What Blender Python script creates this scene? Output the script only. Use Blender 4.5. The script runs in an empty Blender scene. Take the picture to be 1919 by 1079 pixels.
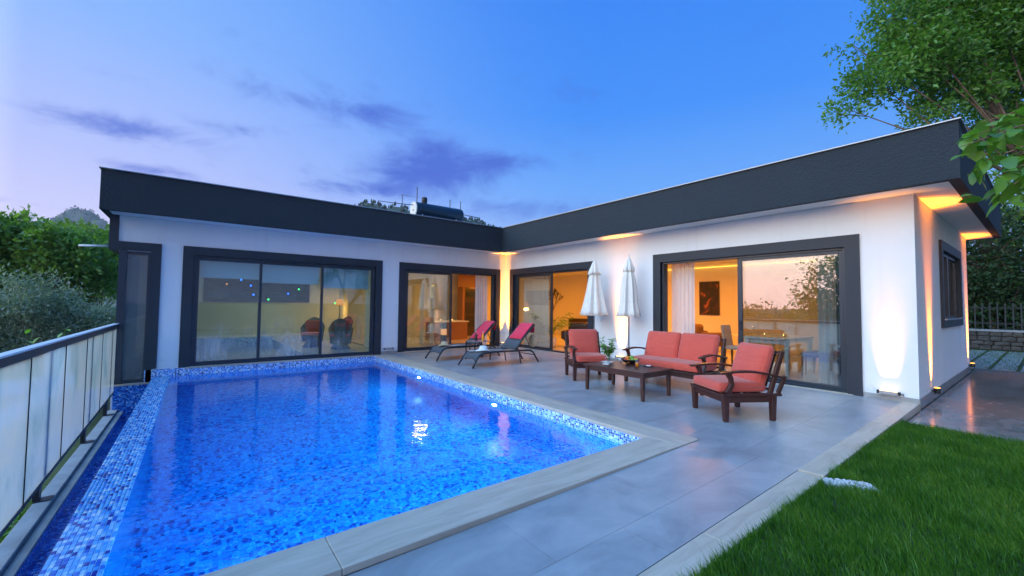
import bpy, bmesh, math, random
import numpy as np
from mathutils import Vector, Matrix, Euler
R = math.radians
random.seed(7); RNG = np.random.default_rng(7)
sc = bpy.context.scene
col = sc.collection

# ------------------------------------------------------------------ camera
CAM = np.array([-8.552, -11.531, 1.40]); FPX = 772.9
YAW, PITCH, ROLL = 0.65305, 0.04144, 0.01098
cy_, sy_ = math.cos(YAW), math.sin(YAW); cp_, sp_ = math.cos(PITCH), math.sin(PITCH)
fw = np.array([sy_*cp_, cy_*cp_, sp_]); r0 = np.array([cy_, -sy_, 0.0]); u0 = np.cross(r0, fw)
rt = r0*math.cos(ROLL)+u0*math.sin(ROLL); up = u0*math.cos(ROLL)-r0*math.sin(ROLL)
cd = bpy.data.cameras.new('camera'); cam = bpy.data.objects.new('camera', cd); col.objects.link(cam)
cd.sensor_width = 36; cd.lens = FPX*36/1919; cd.clip_start = 0.05; cd.clip_end = 6000
cam.matrix_world = Matrix(((rt[0], up[0], -fw[0], CAM[0]), (rt[1], up[1], -fw[1], CAM[1]), (rt[2], up[2], -fw[2], CAM[2]), (0, 0, 0, 1)))
sc.camera = cam
def ray(px, py): return fw+rt*(px-959.5)/FPX+up*(539.5-py)/FPX
def on(px, py, ax, val):
    d = ray(px, py); return CAM+d*(val-CAM[ax])/d[ax]
def dep(px, py, z): return CAM+ray(px, py)*z

# ------------------------------------------------------------------ render settings
sc.render.engine = 'CYCLES'
cyc = sc.cycles
cyc.use_denoising = True
cyc.max_bounces = 10; cyc.diffuse_bounces = 4; cyc.glossy_bounces = 4; cyc.transmission_bounces = 8; cyc.transparent_max_bounces = 16
cyc.sample_clamp_indirect = 6.0; cyc.blur_glossy = 0.6
vs = sc.view_settings
vs.view_transform = 'Standard'; vs.look = 'None'; vs.gamma = 1.0; vs.exposure = 0.0; vs.use_curve_mapping = False

# ------------------------------------------------------------------ node helpers
class NT:
    def __init__(s, tree): s.t = tree; s.n = tree.nodes; s.l = tree.links
    def node(s, typ, **kw):
        n = s.n.new(typ)
        for k, v in kw.items():
            if k == 'ins':
                for i, x in v.items():
                    if isinstance(x, bpy.types.NodeSocket): s.l.new(x, n.inputs[i])
                    else: n.inputs[i].default_value = x
            else: setattr(n, k, v)
        return n
    def math(s, op, a, b=0.0, c=0.0, clamp=False):
        return s.node('ShaderNodeMath', operation=op, use_clamp=clamp, ins={0: a, 1: b, 2: c}).outputs[0]
    def vmath(s, op, a, b=(0, 0, 0)):
        n = s.node('ShaderNodeVectorMath', operation=op, ins={0: a, 1: b})
        return n.outputs[1] if op in ('DOT_PRODUCT', 'LENGTH', 'DISTANCE') else n.outputs[0]
    def ramp(s, fac, stops, interp='LINEAR'):
        n = s.node('ShaderNodeValToRGB'); n.color_ramp.interpolation = interp
        e = n.color_ramp.elements
        while len(e) < len(stops): e.new(0.5)
        for el, (p, c) in zip(e, stops):
            el.position = p; el.color = (*c, 1) if len(c) == 3 else c
        s.l.new(fac, n.inputs[0]); return n.outputs[0]
    def mix(s, fac, a, b, blend='MIX'):
        n = s.node('ShaderNodeMix', data_type='RGBA', blend_type=blend)
        for k, v in ((0, fac), (6, a), (7, b)):
            if isinstance(v, bpy.types.NodeSocket): s.l.new(v, n.inputs[k])
            else: n.inputs[k].default_value = (*v, 1) if isinstance(v, tuple) and len(v) == 3 else v
        return n.outputs[2]
    def mapr(s, v, a, b, c=0.0, d=1.0, smooth=True):
        n = s.node('ShaderNodeMapRange', interpolation_type='SMOOTHSTEP' if smooth else 'LINEAR', ins={0: v, 1: a, 2: b, 3: c, 4: d}); return n.outputs[0]
    def noise(s, vec, scale, detail=4.0, rough=0.55, dist=0.0):
        return s.node('ShaderNodeTexNoise', ins={'Vector': vec, 'Scale': scale, 'Detail': detail, 'Roughness': rough, 'Distortion': dist}).outputs[0]

# ------------------------------------------------------------------ world: dusk sky, afterglow in the west (-x), a few dark clouds
world = bpy.data.worlds.new('World'); sc.world = world; world.use_nodes = True
W = NT(world.node_tree); W.n.clear()
dirv = W.node('ShaderNodeTexCoord').outputs['Generated']
sep = W.node('ShaderNodeSeparateXYZ', ins={0: dirv})
z = sep.outputs[2]
zc = W.math('MAXIMUM', z, 0.0)
hor = W.vmath('NORMALIZE', W.vmath('MULTIPLY', dirv, (1, 1, 0)))
wv = W.vmath('DOT_PRODUCT', hor, (-0.984, 0.18, 0))
base = W.ramp(zc, [(0.0, (0.40, 0.53, 0.93)), (0.14, (0.29, 0.49, 0.97)), (0.26, (0.15, 0.41, 0.99)), (0.42, (0.056, 0.29, 0.97)), (0.62, (0.040, 0.24, 0.92)), (1.0, (0.05, 0.28, 0.88))])
mid = W.ramp(zc, [(0.0, (0.92, 0.80, 0.98)), (0.12, (0.72, 0.69, 1.0)), (0.25, (0.50, 0.57, 1.0)), (0.45, (0.27, 0.49, 1.0)), (0.7, (0.13, 0.40, 1.0)), (1.0, (0.06, 0.32, 0.95))])
west = W.ramp(zc, [(0.0, (0.54, 0.31, 0.28)), (0.06, (0.64, 0.39, 0.32)), (0.15, (0.66, 0.54, 0.39)), (0.26, (0.51, 0.53, 0.52)), (0.5, (0.27, 0.40, 0.54)), (1.0, (0.05, 0.24, 0.60))])
WEST_GAIN = 8.8
west = W.vmath('SCALE', west); west.node.inputs['Scale'].default_value = WEST_GAIN
f = W.math('POWER', W.mapr(wv, 0.40, 1.0, smooth=False), 1.15)
skyc = W.mix(f, W.mix(W.mapr(wv, -0.66, 0.46), base, mid), west)
# clouds: stretched noise gathered into banks
vec = W.vmath('MULTIPLY', dirv, (1.0, 1.0, 2.1))
nz = W.noise(vec, 7.0, 10.0, 0.68, 0.5)
bank = None
for (px, py, sx, sz, amp) in ((800, 287, .12, .048, .62), (840, 335, .15, .034, .54), (945, 306, .10, .026, .52), (690, 356, .16, .018, .46), (590, 185, .14, .024, .28), (215, 232, .11, .020, .38), (280, 318, .09, .012, .46), (985, 392, .16, .030, .46), (710, 215, .09, .03, .34), (440, 238, .06, .014, .34), (90, 385, .12, .010, .30)):
    d0 = ray(px, py); d0 = d0/np.linalg.norm(d0); t0 = np.array([d0[1], -d0[0], 0]); t0 = t0/np.linalg.norm(t0)
    dv = W.vmath('SUBTRACT', dirv, tuple(d0))
    a = W.math('DIVIDE', W.vmath('DOT_PRODUCT', dv, tuple(t0)), sx)
    b = W.math('DIVIDE', W.vmath('DOT_PRODUCT', dv, (0, 0, 1)), sz)
    g = W.math('EXPONENT', W.math('MULTIPLY', W.math('ADD', W.math('MULTIPLY', a, a), W.math('MULTIPLY', b, b)), -1.0))
    g = W.math('MULTIPLY', g, amp)
    bank = g if bank is None else W.math('ADD', bank, g)
cm = W.mapr(W.math('ADD', nz, W.math('MULTIPLY', bank, 0.66)), 0.56, 1.00)
cm = W.math('MULTIPLY', cm, W.mapr(z, 0.0, 0.05))
ccol = W.mix(f, (0.060, 0.135, 0.66), (1.6, 0.95, 1.1))
skyc = W.mix(W.math('MULTIPLY', cm, 0.95), skyc, ccol)
bg = W.node('ShaderNodeBackground', ins={0: skyc, 1: 1.0})
W.l.new(bg.outputs[0], W.node('ShaderNodeOutputWorld').inputs[0])

# ------------------------------------------------------------------ materials
MATS = {}
def mat(name, fn=None, **kw):
    if name in MATS: return MATS[name]
    m = bpy.data.materials.new(name); m.use_nodes = True
    T = NT(m.node_tree); p = T.n['Principled BSDF']
    MATS[name] = m
    for k, v in kw.items():
        p.inputs[k].default_value = (*v, 1) if isinstance(v, tuple) and len(v) == 3 else v
    if fn: fn(T, p)
    return m
def bump(T, p, h, strength=0.3, dist=0.01):
    T.l.new(T.node('ShaderNodeBump', ins={'Height': h, 'Strength': strength, 'Distance': dist}).outputs[0], p.inputs['Normal'])
def obj_co(T): return T.node('ShaderNodeTexCoord').outputs['Object']
def geo_co(T): return T.node('ShaderNodeNewGeometry').outputs['Position']

def plaster(c1, c2, bs, sc_=90):
    def fn(T, p):
        co = geo_co(T)
        n = T.noise(co, 1.3, 5); c = T.mix(n, c1, c2)
        if c1[0] > .77 and c1[2] > .8:   # rain streaks and splash dirt on the outside render
            st = T.mapr(T.noise(T.vmath('MULTIPLY', co, (7, 7, .5)), 1.0, 5, .6), .52, .78); sp = T.mapr(T.noise(co, 6, 5, .65), .50, .72)
            zz = T.node('ShaderNodeSeparateXYZ', ins={0: co}).outputs[2]; lo = T.mapr(zz, .45, .02)
            c = T.mix(T.math('MULTIPLY', st, .16), c, (.45, .44, .42)); c = T.mix(T.math('MULTIPLY', T.math('MULTIPLY', sp, lo), .4), c, (.38, .36, .33))
        T.l.new(c, p.inputs['Base Color'])
        h = T.noise(co, sc_, 3, .6); bump(T, p, h, bs, .006 if bs < .9 else .02)
    return fn
mat('white_render', plaster((.78, .80, .81), (.73, .75, .76), .35), Roughness=.85)
mat('room_paint', plaster((.80, .76, .66), (.76, .72, .62), .1), Roughness=.8)
mat('pool_room_paint', plaster((.74, .74, .66), (.70, .70, .62), .1), Roughness=.8)
mat('black_render', plaster((.012, .021, .030), (.018, .028, .037), 1.0, 38), Roughness=.8)
mat('dark_band', plaster((.012, .018, .030), (.016, .022, .034), .25, 120), Roughness=.55)
mat('aluminium', None, **{'Base Color': (.030, .040, .056), 'Roughness': .35, 'Metallic': .3})
mat('rail_metal', None, **{'Base Color': (.70, .72, .72), 'Roughness': .35})
mat('cap_metal', None, **{'Base Color': (.35, .36, .38), 'Roughness': .4, 'Metallic': .7})
def stone(c1, c2, c3, rough, scale, stretch=(1, 1, 1), rr=.12, b=.08, var=.035, patch=0.0):
    def fn(T, p):
        co = T.vmath('MULTIPLY', geo_co(T), stretch)
        n = T.noise(co, scale, 8, .62, .8); n2 = T.noise(co, scale*6, 5, .6)
        oi = T.node('ShaderNodeObjectInfo').outputs['Random']
        c = T.ramp(n, [(.32, c1), (.5, c2), (.68, c3)])
        c = T.mix(T.math('MULTIPLY', n2, .5), c, T.vmath('MULTIPLY', c, (.72, .72, .74)))
        k = T.mapr(oi, 0, 1, 1-var, 1+var, False)
        if patch:
            pn = T.noise(geo_co(T), .55, 7, .7, 1.4); c = T.mix(T.math('MULTIPLY', T.mapr(pn, .50, .68), patch), c, T.vmath('MULTIPLY', c, (.55, .55, .57)))
        cc = T.vmath('SCALE', c); T.l.new(k, cc.node.inputs['Scale'])
        T.l.new(cc, p.inputs['Base Color'])
        T.l.new(T.math('ADD', T.math('MULTIPLY', n, rr), rough-rr/2), p.inputs['Roughness'])
        bump(T, p, n2, b, .002)
    return fn
mat('terrace_tile', stone((.265, .27, .27), (.335, .335, .335), (.41, .40, .39), .37, 1.7, (1, 1.5, 1), var=.06, patch=.14))
mat('grout', None, **{'Base Color': (.24, .24, .25), 'Roughness': .9})
mat('travertine', stone((.45, .36, .27), (.54, .44, .335), (.60, .50, .39), .5, 2.2, (.8, 5, 1), b=.25))
mat('travertine_across', stone((.45, .36, .27), (.54, .44, .335), (.60, .50, .39), .5, 2.2, (5, .8, 1), b=.25))
mat('wet_tile', stone((.17, .145, .135), (.24, .205, .19), (.31, .27, .25), .16, 1.6, (1, 2, 1), .10))
mat('concrete', stone((.26, .26, .25), (.34, .33, .32), (.40, .39, .37), .8, 3, b=.4))
mat('paver', stone((.24, .25, .24), (.30, .31, .30), (.36, .36, .35), .8, 4, b=.4))
mat('rubble', stone((.05, .043, .035), (.085, .072, .058), (.12, .105, .085), .85, 3, b=.6))
mat('gravel', stone((.45, .45, .45), (.6, .6, .6), (.75, .75, .74), .8, 9))
mat('room_floor', stone((.5, .46, .40), (.58, .54, .47), (.62, .58, .5), .18, 1))
mat('soil', stone((.045, .035, .02), (.06, .05, .03), (.08, .065, .04), .95, 6))

TILE_STOPS = [(0.0, (.002, .05, .36)), (.09, (.003, .13, .60)), (.25, (.004, .24, .78)), (.50, (.006, .33, .86)), (.80, (.02, .42, .90)), (.965, (.10, .54, .92))]
def mosaic(stops, size=.027, grout=(.10, .30, .70), gw=.05, rough=.12):
    def fn(T, p):
        uv = T.node('ShaderNodeUVMap').outputs[0]
        s = T.vmath('SCALE', uv); s.node.inputs['Scale'].default_value = 1/size
        cell = T.vmath('FLOOR', s); fr = T.vmath('FRACTION', s)
        wn = T.node('ShaderNodeTexWhiteNoise', noise_dimensions='3D', ins={0: cell}).outputs[0]
        big = T.noise(cell, .22, 2)
        v = T.math('ADD', T.math('MULTIPLY', wn, .92), T.math('MULTIPLY', T.math('SUBTRACT', big, .5), .35), clamp=True)
        c = T.ramp(v, stops, 'CONSTANT')
        fx = T.node('ShaderNodeSeparateXYZ', ins={0: fr})
        ex = T.math('MINIMUM', fx.outputs[0], T.math('SUBTRACT', 1.0, fx.outputs[0]))
        ey = T.math('MINIMUM', fx.outputs[1], T.math('SUBTRACT', 1.0, fx.outputs[1]))
        m = T.math('LESS_THAN', T.math('MINIMUM', ex, ey), gw)
        T.l.new(T.mix(m, c, grout), p.inputs['Base Color'])
        p.inputs['Roughness'].default_value = rough
    return fn
mat('pool_mosaic', mosaic(TILE_STOPS, .031, (.012, .14, .62), .045))
BAND = [(0.0, (.004, .016, .18)), (.16, (.010, .08, .48)), (.30, (.06, .30, .78)), (.50, (.25, .55, .88)), (.72, (.55, .76, .93)), (.86, (.85, .90, .93))]
mat('band_mosaic', mosaic(BAND, .027, (.66, .78, .90), .07, .15))
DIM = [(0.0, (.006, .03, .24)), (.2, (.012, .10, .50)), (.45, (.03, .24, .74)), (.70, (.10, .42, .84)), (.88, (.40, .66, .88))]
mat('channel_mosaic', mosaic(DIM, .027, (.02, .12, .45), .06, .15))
def ledge_tile(T, p):
    g = T.node('ShaderNodeNewGeometry').outputs['Random Per Island']; o = T.node('ShaderNodeObjectInfo').outputs['Random']
    v = T.math('FRACT', T.math('ADD', T.math('MULTIPLY', g, .77), T.math('MULTIPLY', o, .91)))
    T.l.new(T.ramp(v, [(0.0, (.010, .04, .34)), (.08, (.03, .18, .66)), (.20, (.08, .40, .86)), (.42, (.18, .54, .92)), (.66, (.38, .68, .94)), (.86, (.70, .84, .95))], 'CONSTANT'), p.inputs['Base Color'])
    p.inputs['Roughness'].default_value = .12
mat('ledge_tile', ledge_tile)
mat('light_grout', None, **{'Base Color': (.66, .76, .84), 'Roughness': .6})

def water(T, p):
    p.inputs['Base Color'].default_value = (.93, .98, 1, 1); p.inputs['Roughness'].default_value = 0.0
    p.inputs['IOR'].default_value = 1.333; p.inputs['Transmission Weight'].default_value = 1.0
    co = geo_co(T)
    h = T.math('ADD', T.noise(co, 3.2, 3, .5, .4), T.math('MULTIPLY', T.noise(co, 11, 2, .5), .28))
    bump(T, p, h, .30, .018)
mat('water', water)
def schlick(T):
    fc = T.node('ShaderNodeLayerWeight', ins={0: .5}).outputs['Facing']
    return T.math('ADD', T.math('MULTIPLY', T.math('POWER', fc, 5.0), .96), .043)
def glassfn(rough=0.0, tint=(.90, .95, .95), k=1.0, streak=False, film=0.0):
    def fn(T, p):
        T.n.remove(p); out = [n for n in T.n if n.type == 'OUTPUT_MATERIAL'][0]
        tr = T.node('ShaderNodeBsdfTransparent', ins={0: (*tint, 1)})
        gl = T.node('ShaderNodeBsdfGlossy', ins={0: (1, 1, 1, 1), 'Roughness': rough})
        fr = schlick(T)
        fac = T.math('MULTIPLY', fr, k, clamp=True)
        m = T.node('ShaderNodeMixShader', ins={0: fac, 1: tr.outputs[0], 2: gl.outputs[0]}).outputs[0]
        if streak:   # dried condensation runs on the pool-room panes
            co = geo_co(T); s = T.node('ShaderNodeSeparateXYZ', ins={0: co})
            v = T.noise(T.vmath('MULTIPLY', co, (4.5, 1, .5)), 2.0, 6, .65, 1.2)
            blob = T.noise(co, 1.1, 3)
            lo = T.mapr(s.outputs[2], 1.25, .10)
            mk = T.math('MULTIPLY', T.mapr(T.math('ADD', v, T.math('MULTIPLY', blob, 1.8)), 1.28, 1.9), T.math('MULTIPLY', lo, .5))
            mk = T.math('ADD', mk, .01)
            tl = T.node('ShaderNodeBsdfTranslucent', ins={0: (.8, .85, .9, 1)}); df = T.node('ShaderNodeBsdfDiffuse', ins={0: (.8, .85, .9, 1)})
            td = T.node('ShaderNodeMixShader', ins={0: .5, 1: tl.outputs[0], 2: df.outputs[0]}).outputs[0]
            m = T.node('ShaderNodeMixShader', ins={0: mk, 1: m, 2: td}).outputs[0]
        if film:
            m = T.node('ShaderNodeMixShader', ins={0: film, 1: m, 2: T.node('ShaderNodeBsdfDiffuse', ins={0: (.30, .34, .36, 1)}).outputs[0]}).outputs[0]
        T.l.new(m, out.inputs[0])
    return fn
mat('glass', glassfn(k=1.5)); mat('coated_glass', glassfn(k=2.6, tint=(.80, .86, .88))); mat('steamed_glass', glassfn(k=1.5, tint=(.72, .84, .84), streak=True)); mat('tinted_glass', glassfn(k=1.2, tint=(.35, .42, .45)))
mat('grey_glass', glassfn(k=1.0, tint=(.42, .48, .50), film=.3)); mat('clear_glass', glassfn(k=1.0, tint=(.95, .97, .97)))
def frosted(T, p):
    T.n.remove(p); out = [n for n in T.n if n.type == 'OUTPUT_MATERIAL'][0]
    co = geo_co(T)
    c = T.ramp(T.noise(T.vmath('MULTIPLY', co, (1, 1.4, .8)), 1.1, 5, .6, .8), [(.30, (.46, .66, .64)), (.48, (.80, .91, .86)), (.68, (.97, .97, .88))])
    tl = T.node('ShaderNodeBsdfTranslucent', ins={0: c}); df = T.node('ShaderNodeBsdfDiffuse', ins={0: (.75, .80, .80, 1)})
    tr = T.node('ShaderNodeBsdfTransparent', ins={0: (.85, .92, .92, 1)}); gl = T.node('ShaderNodeBsdfGlossy', ins={0: (1, 1, 1, 1), 'Roughness': .06})
    a = T.node('ShaderNodeMixShader', ins={0: .15, 1: tl.outputs[0], 2: df.outputs[0]}).outputs[0]
    a = T.node('ShaderNodeMixShader', ins={0: .22, 1: a, 2: tr.outputs[0]}).outputs[0]
    fr = schlick(T)
    T.l.new(T.node('ShaderNodeMixShader', ins={0: fr, 1: a, 2: gl.outputs[0]}).outputs[0], out.inputs[0])
mat('frosted_glass', frosted)
def cloth(c, var=.15, scale=240, rough=.9, b=.15, wr=0.0):
    def fn(T, p):
        co = obj_co(T); n = T.noise(co, scale, 2); n2 = T.noise(co, 5, 4)
        k = T.math('ADD', T.math('MULTIPLY', n, var), T.math('MULTIPLY', n2, var))
        d = T.vmath('SCALE', T.node('ShaderNodeRGB').outputs[0]); d.node.inputs[0].links[0].from_node.outputs[0].default_value = (*c, 1)
        T.l.new(T.math('ADD', k, 1-var), d.node.inputs['Scale']); T.l.new(d, p.inputs['Base Color'])
        p.inputs['Roughness'].default_value = rough; p.inputs['Sheen Weight'].default_value = .25
        if wr:
            w1 = T.noise(T.vmath('MULTIPLY', co, (1, 1, 1.6)), 5.5, 3, .5, 1.2)
            bm = T.node('ShaderNodeBump', ins={'Height': w1, 'Strength': wr, 'Distance': .03}).outputs[0]
            T.l.new(T.node('ShaderNodeBump', ins={'Height': n, 'Strength': b, 'Distance': .002, 'Normal': bm}).outputs[0], p.inputs['Normal'])
        else: bump(T, p, n, b, .002)
    return fn
mat('coral_fabric', cloth((.60, .085, .052), .2, wr=.55))
mat('red_cushion', cloth((.34, .03, .025)))
mat('cream_canvas', cloth((.80, .75, .66), .12, 180))
mat('pink_towel', cloth((.78, .03, .075), .25, 160, 1.0, .6))
mat('sling_mesh', cloth((.055, .062, .075), .3, 420, .7))
mat('brown_fabric', cloth((.14, .07, .03)))
mat('grey_fabric', cloth((.30, .28, .25)))
mat('straw', cloth((.55, .42, .25), .35, 120, .9, .8))
mat('white_felt', cloth((.72, .74, .72), .15, 120))
mat('blind_fabric', cloth((.80, .84, .86), .05, 90))
def sheer(T, p):
    T.n.remove(p); out = [n for n in T.n if n.type == 'OUTPUT_MATERIAL'][0]
    tl = T.node('ShaderNodeBsdfTranslucent', ins={0: (.75, .76, .76, 1)}); df = T.node('ShaderNodeBsdfDiffuse', ins={0: (.80, .80, .80, 1)}); tr = T.node('ShaderNodeBsdfTransparent')
    a = T.node('ShaderNodeMixShader', ins={0: .82, 1: tl.outputs[0], 2: df.outputs[0]}).outputs[0]
    T.l.new(T.node('ShaderNodeMixShader', ins={0: .14, 1: a, 2: tr.outputs[0]}).outputs[0], out.inputs[0])
mat('sheer_curtain', sheer)
def wood(c1, c2, rough=.4):
    def fn(T, p):
        co = T.vmath('MULTIPLY', obj_co(T), (9, 9, 2.0)); n = T.noise(co, 5, 6, .6, 1.5)
        T.l.new(T.mix(n, c1, c2), p.inputs['Base Color']); p.inputs['Roughness'].default_value = rough; bump(T, p, n, .12, .002)
    return fn
mat('dark_wood', wood((.042, .012, .008), (.080, .024, .015), .38))
mat('cabinet_wood', wood((.30, .12, .035), (.40, .18, .06)))
mat('dark_cabinet', wood((.03, .018, .01), (.05, .03, .018)))
mat('bark', stone((.09, .055, .03), (.16, .10, .06), (.24, .16, .10), .9, 7, (1, 1, .3), b=.8))
mat('metal_dark', None, **{'Base Color': (.035, .038, .045), 'Roughness': .4, 'Metallic': .5})
mat('metal_grey', None, **{'Base Color': (.45, .46, .48), 'Roughness': .35, 'Metallic': .8})
mat('white_paint', None, **{'Base Color': (.78, .78, .76), 'Roughness': .4})
mat('off_white', None, **{'Base Color': (.66, .62, .52), 'Roughness': .5})
mat('grey_picket', None, **{'Base Color': (.045, .042, .04), 'Roughness': .8}); mat('dark_picket', None, **{'Base Color': (.02, .02, .02), 'Roughness': .8})
mat('tank_blue', None, **{'Base Color': (.010, .030, .052), 'Roughness': .3, 'Metallic': .2})
mat('black_matte', None, **{'Base Color': (.01, .01, .012), 'Roughness': .5})
mat('ceramic', None, **{'Base Color': (.8, .8, .8), 'Roughness': .12})
mat('juice', None, **{'Base Color': (.95, .32, .01), 'Roughness': .15})
mat('dark_drink', None, **{'Base Color': (.05, .008, .006), 'Roughness': .08})
mat('red_fruit', None, **{'Base Color': (.55, .05, .02), 'Roughness': .35}); mat('orange_fruit', None, **{'Base Color': (.75, .25, .02), 'Roughness': .4})
mat('yellow_fruit', None, **{'Base Color': (.75, .5, .04), 'Roughness': .4}); mat('green_fruit', None, **{'Base Color': (.22, .36, .04), 'Roughness': .35})
def leaf(cs, tl=.35, rough=.45, bs=.9):
    def fn(T, p):
        out = [n for n in T.n if n.type == 'OUTPUT_MATERIAL'][0]
        g = T.node('ShaderNodeNewGeometry').outputs['Random Per Island']; o = T.node('ShaderNodeObjectInfo').outputs['Random']
        v = T.math('FRACT', T.math('ADD', g, T.math('MULTIPLY', o, .87)))
        big = T.mapr(T.noise(geo_co(T), bs, 3), .3, .7)
        v = T.math('ADD', T.math('MULTIPLY', v, .6), T.math('MULTIPLY', big, .4))
        c = T.ramp(v, [(i/(len(cs)-1), x) for i, x in enumerate(cs)])
        T.l.new(c, p.inputs['Base Color']); p.inputs['Roughness'].default_value = rough
        t = T.node('ShaderNodeBsdfTranslucent', ins={0: T.vmath('MULTIPLY', c, (1.5, 1.5, .6))})
        T.l.new(T.node('ShaderNodeMixShader', ins={0: tl, 1: p.outputs[0], 2: t.outputs[0]}).outputs[0], out.inputs[0])
    return fn
mat('walnut_leaf', leaf([(.05, .12, .014), (.085, .20, .022), (.13, .28, .035), (.19, .34, .06)], .4, .35))
mat('green_leaf', leaf([(.06, .13, .018), (.11, .22, .03), (.17, .31, .05), (.25, .40, .08)], .4))
mat('olive_leaf', leaf([(.10, .16, .10), (.19, .26, .18), (.30, .38, .28), (.44, .50, .41)], .25, .5))
mat('dark_leaf', leaf([(.010, .032, .008), (.018, .05, .011), (.03, .08, .016), (.045, .11, .024)], .25, .6))
mat('grass_blade', leaf([(.022, .080, .004), (.042, .145, .008), (.075, .215, .015), (.20, .31, .045)], .35, .5, 2.6))
mat('herb_leaf', leaf([(.06, .20, .02), (.11, .30, .03), (.18, .40, .05)], .35, .4))
mat('forest', leaf([(.02, .045, .02), (.03, .06, .03), (.045, .08, .035)], .1, .9))
def hillfn(T, p):
    co = geo_co(T); n = T.noise(co, .03, 8, .65); T.l.new(T.ramp(n, [(.35, (.03, .055, .03)), (.55, (.06, .085, .05)), (.7, (.13, .13, .10))]), p.inputs['Base Color'])
    p.inputs['Roughness'].default_value = 1.0
mat('hillside', hillfn)
def groundfn(T, p):
    co = geo_co(T); n = T.noise(co, .35, 6); T.l.new(T.ramp(n, [(.3, (.025, .05, .012)), (.55, (.05, .075, .02)), (.75, (.09, .08, .045))]), p.inputs['Base Color'])
    p.inputs['Roughness'].default_value = 1.0
mat('ground_cover', groundfn)
def emis(name, c, s):
    def fn(T, p):
        p.inputs['Base Color'].default_value = (0, 0, 0, 1); p.inputs['Emission Color'].default_value = (*c, 1); p.inputs['Emission Strength'].default_value = s
    return mat(name, fn)
WARM = (1.0, .33, .02); ROOM = (1.0, .31, .012)
emis('lamp_lens', (1, .55, .12), 7); emis('spot_lens', (1, .35, .05), 7); emis('pool_lens', (.75, .95, 1), 7); emis('room_lens', (1, .50, .07), 2.6)
emis('candle_flame', (1, .5, .12), 14); emis('bulb_blue', (.02, .12, 1), 6); emis('bulb_green', (.05, 1, .2), 4); emis('bulb_amber', (1, .33, .05), 1.3)

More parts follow.
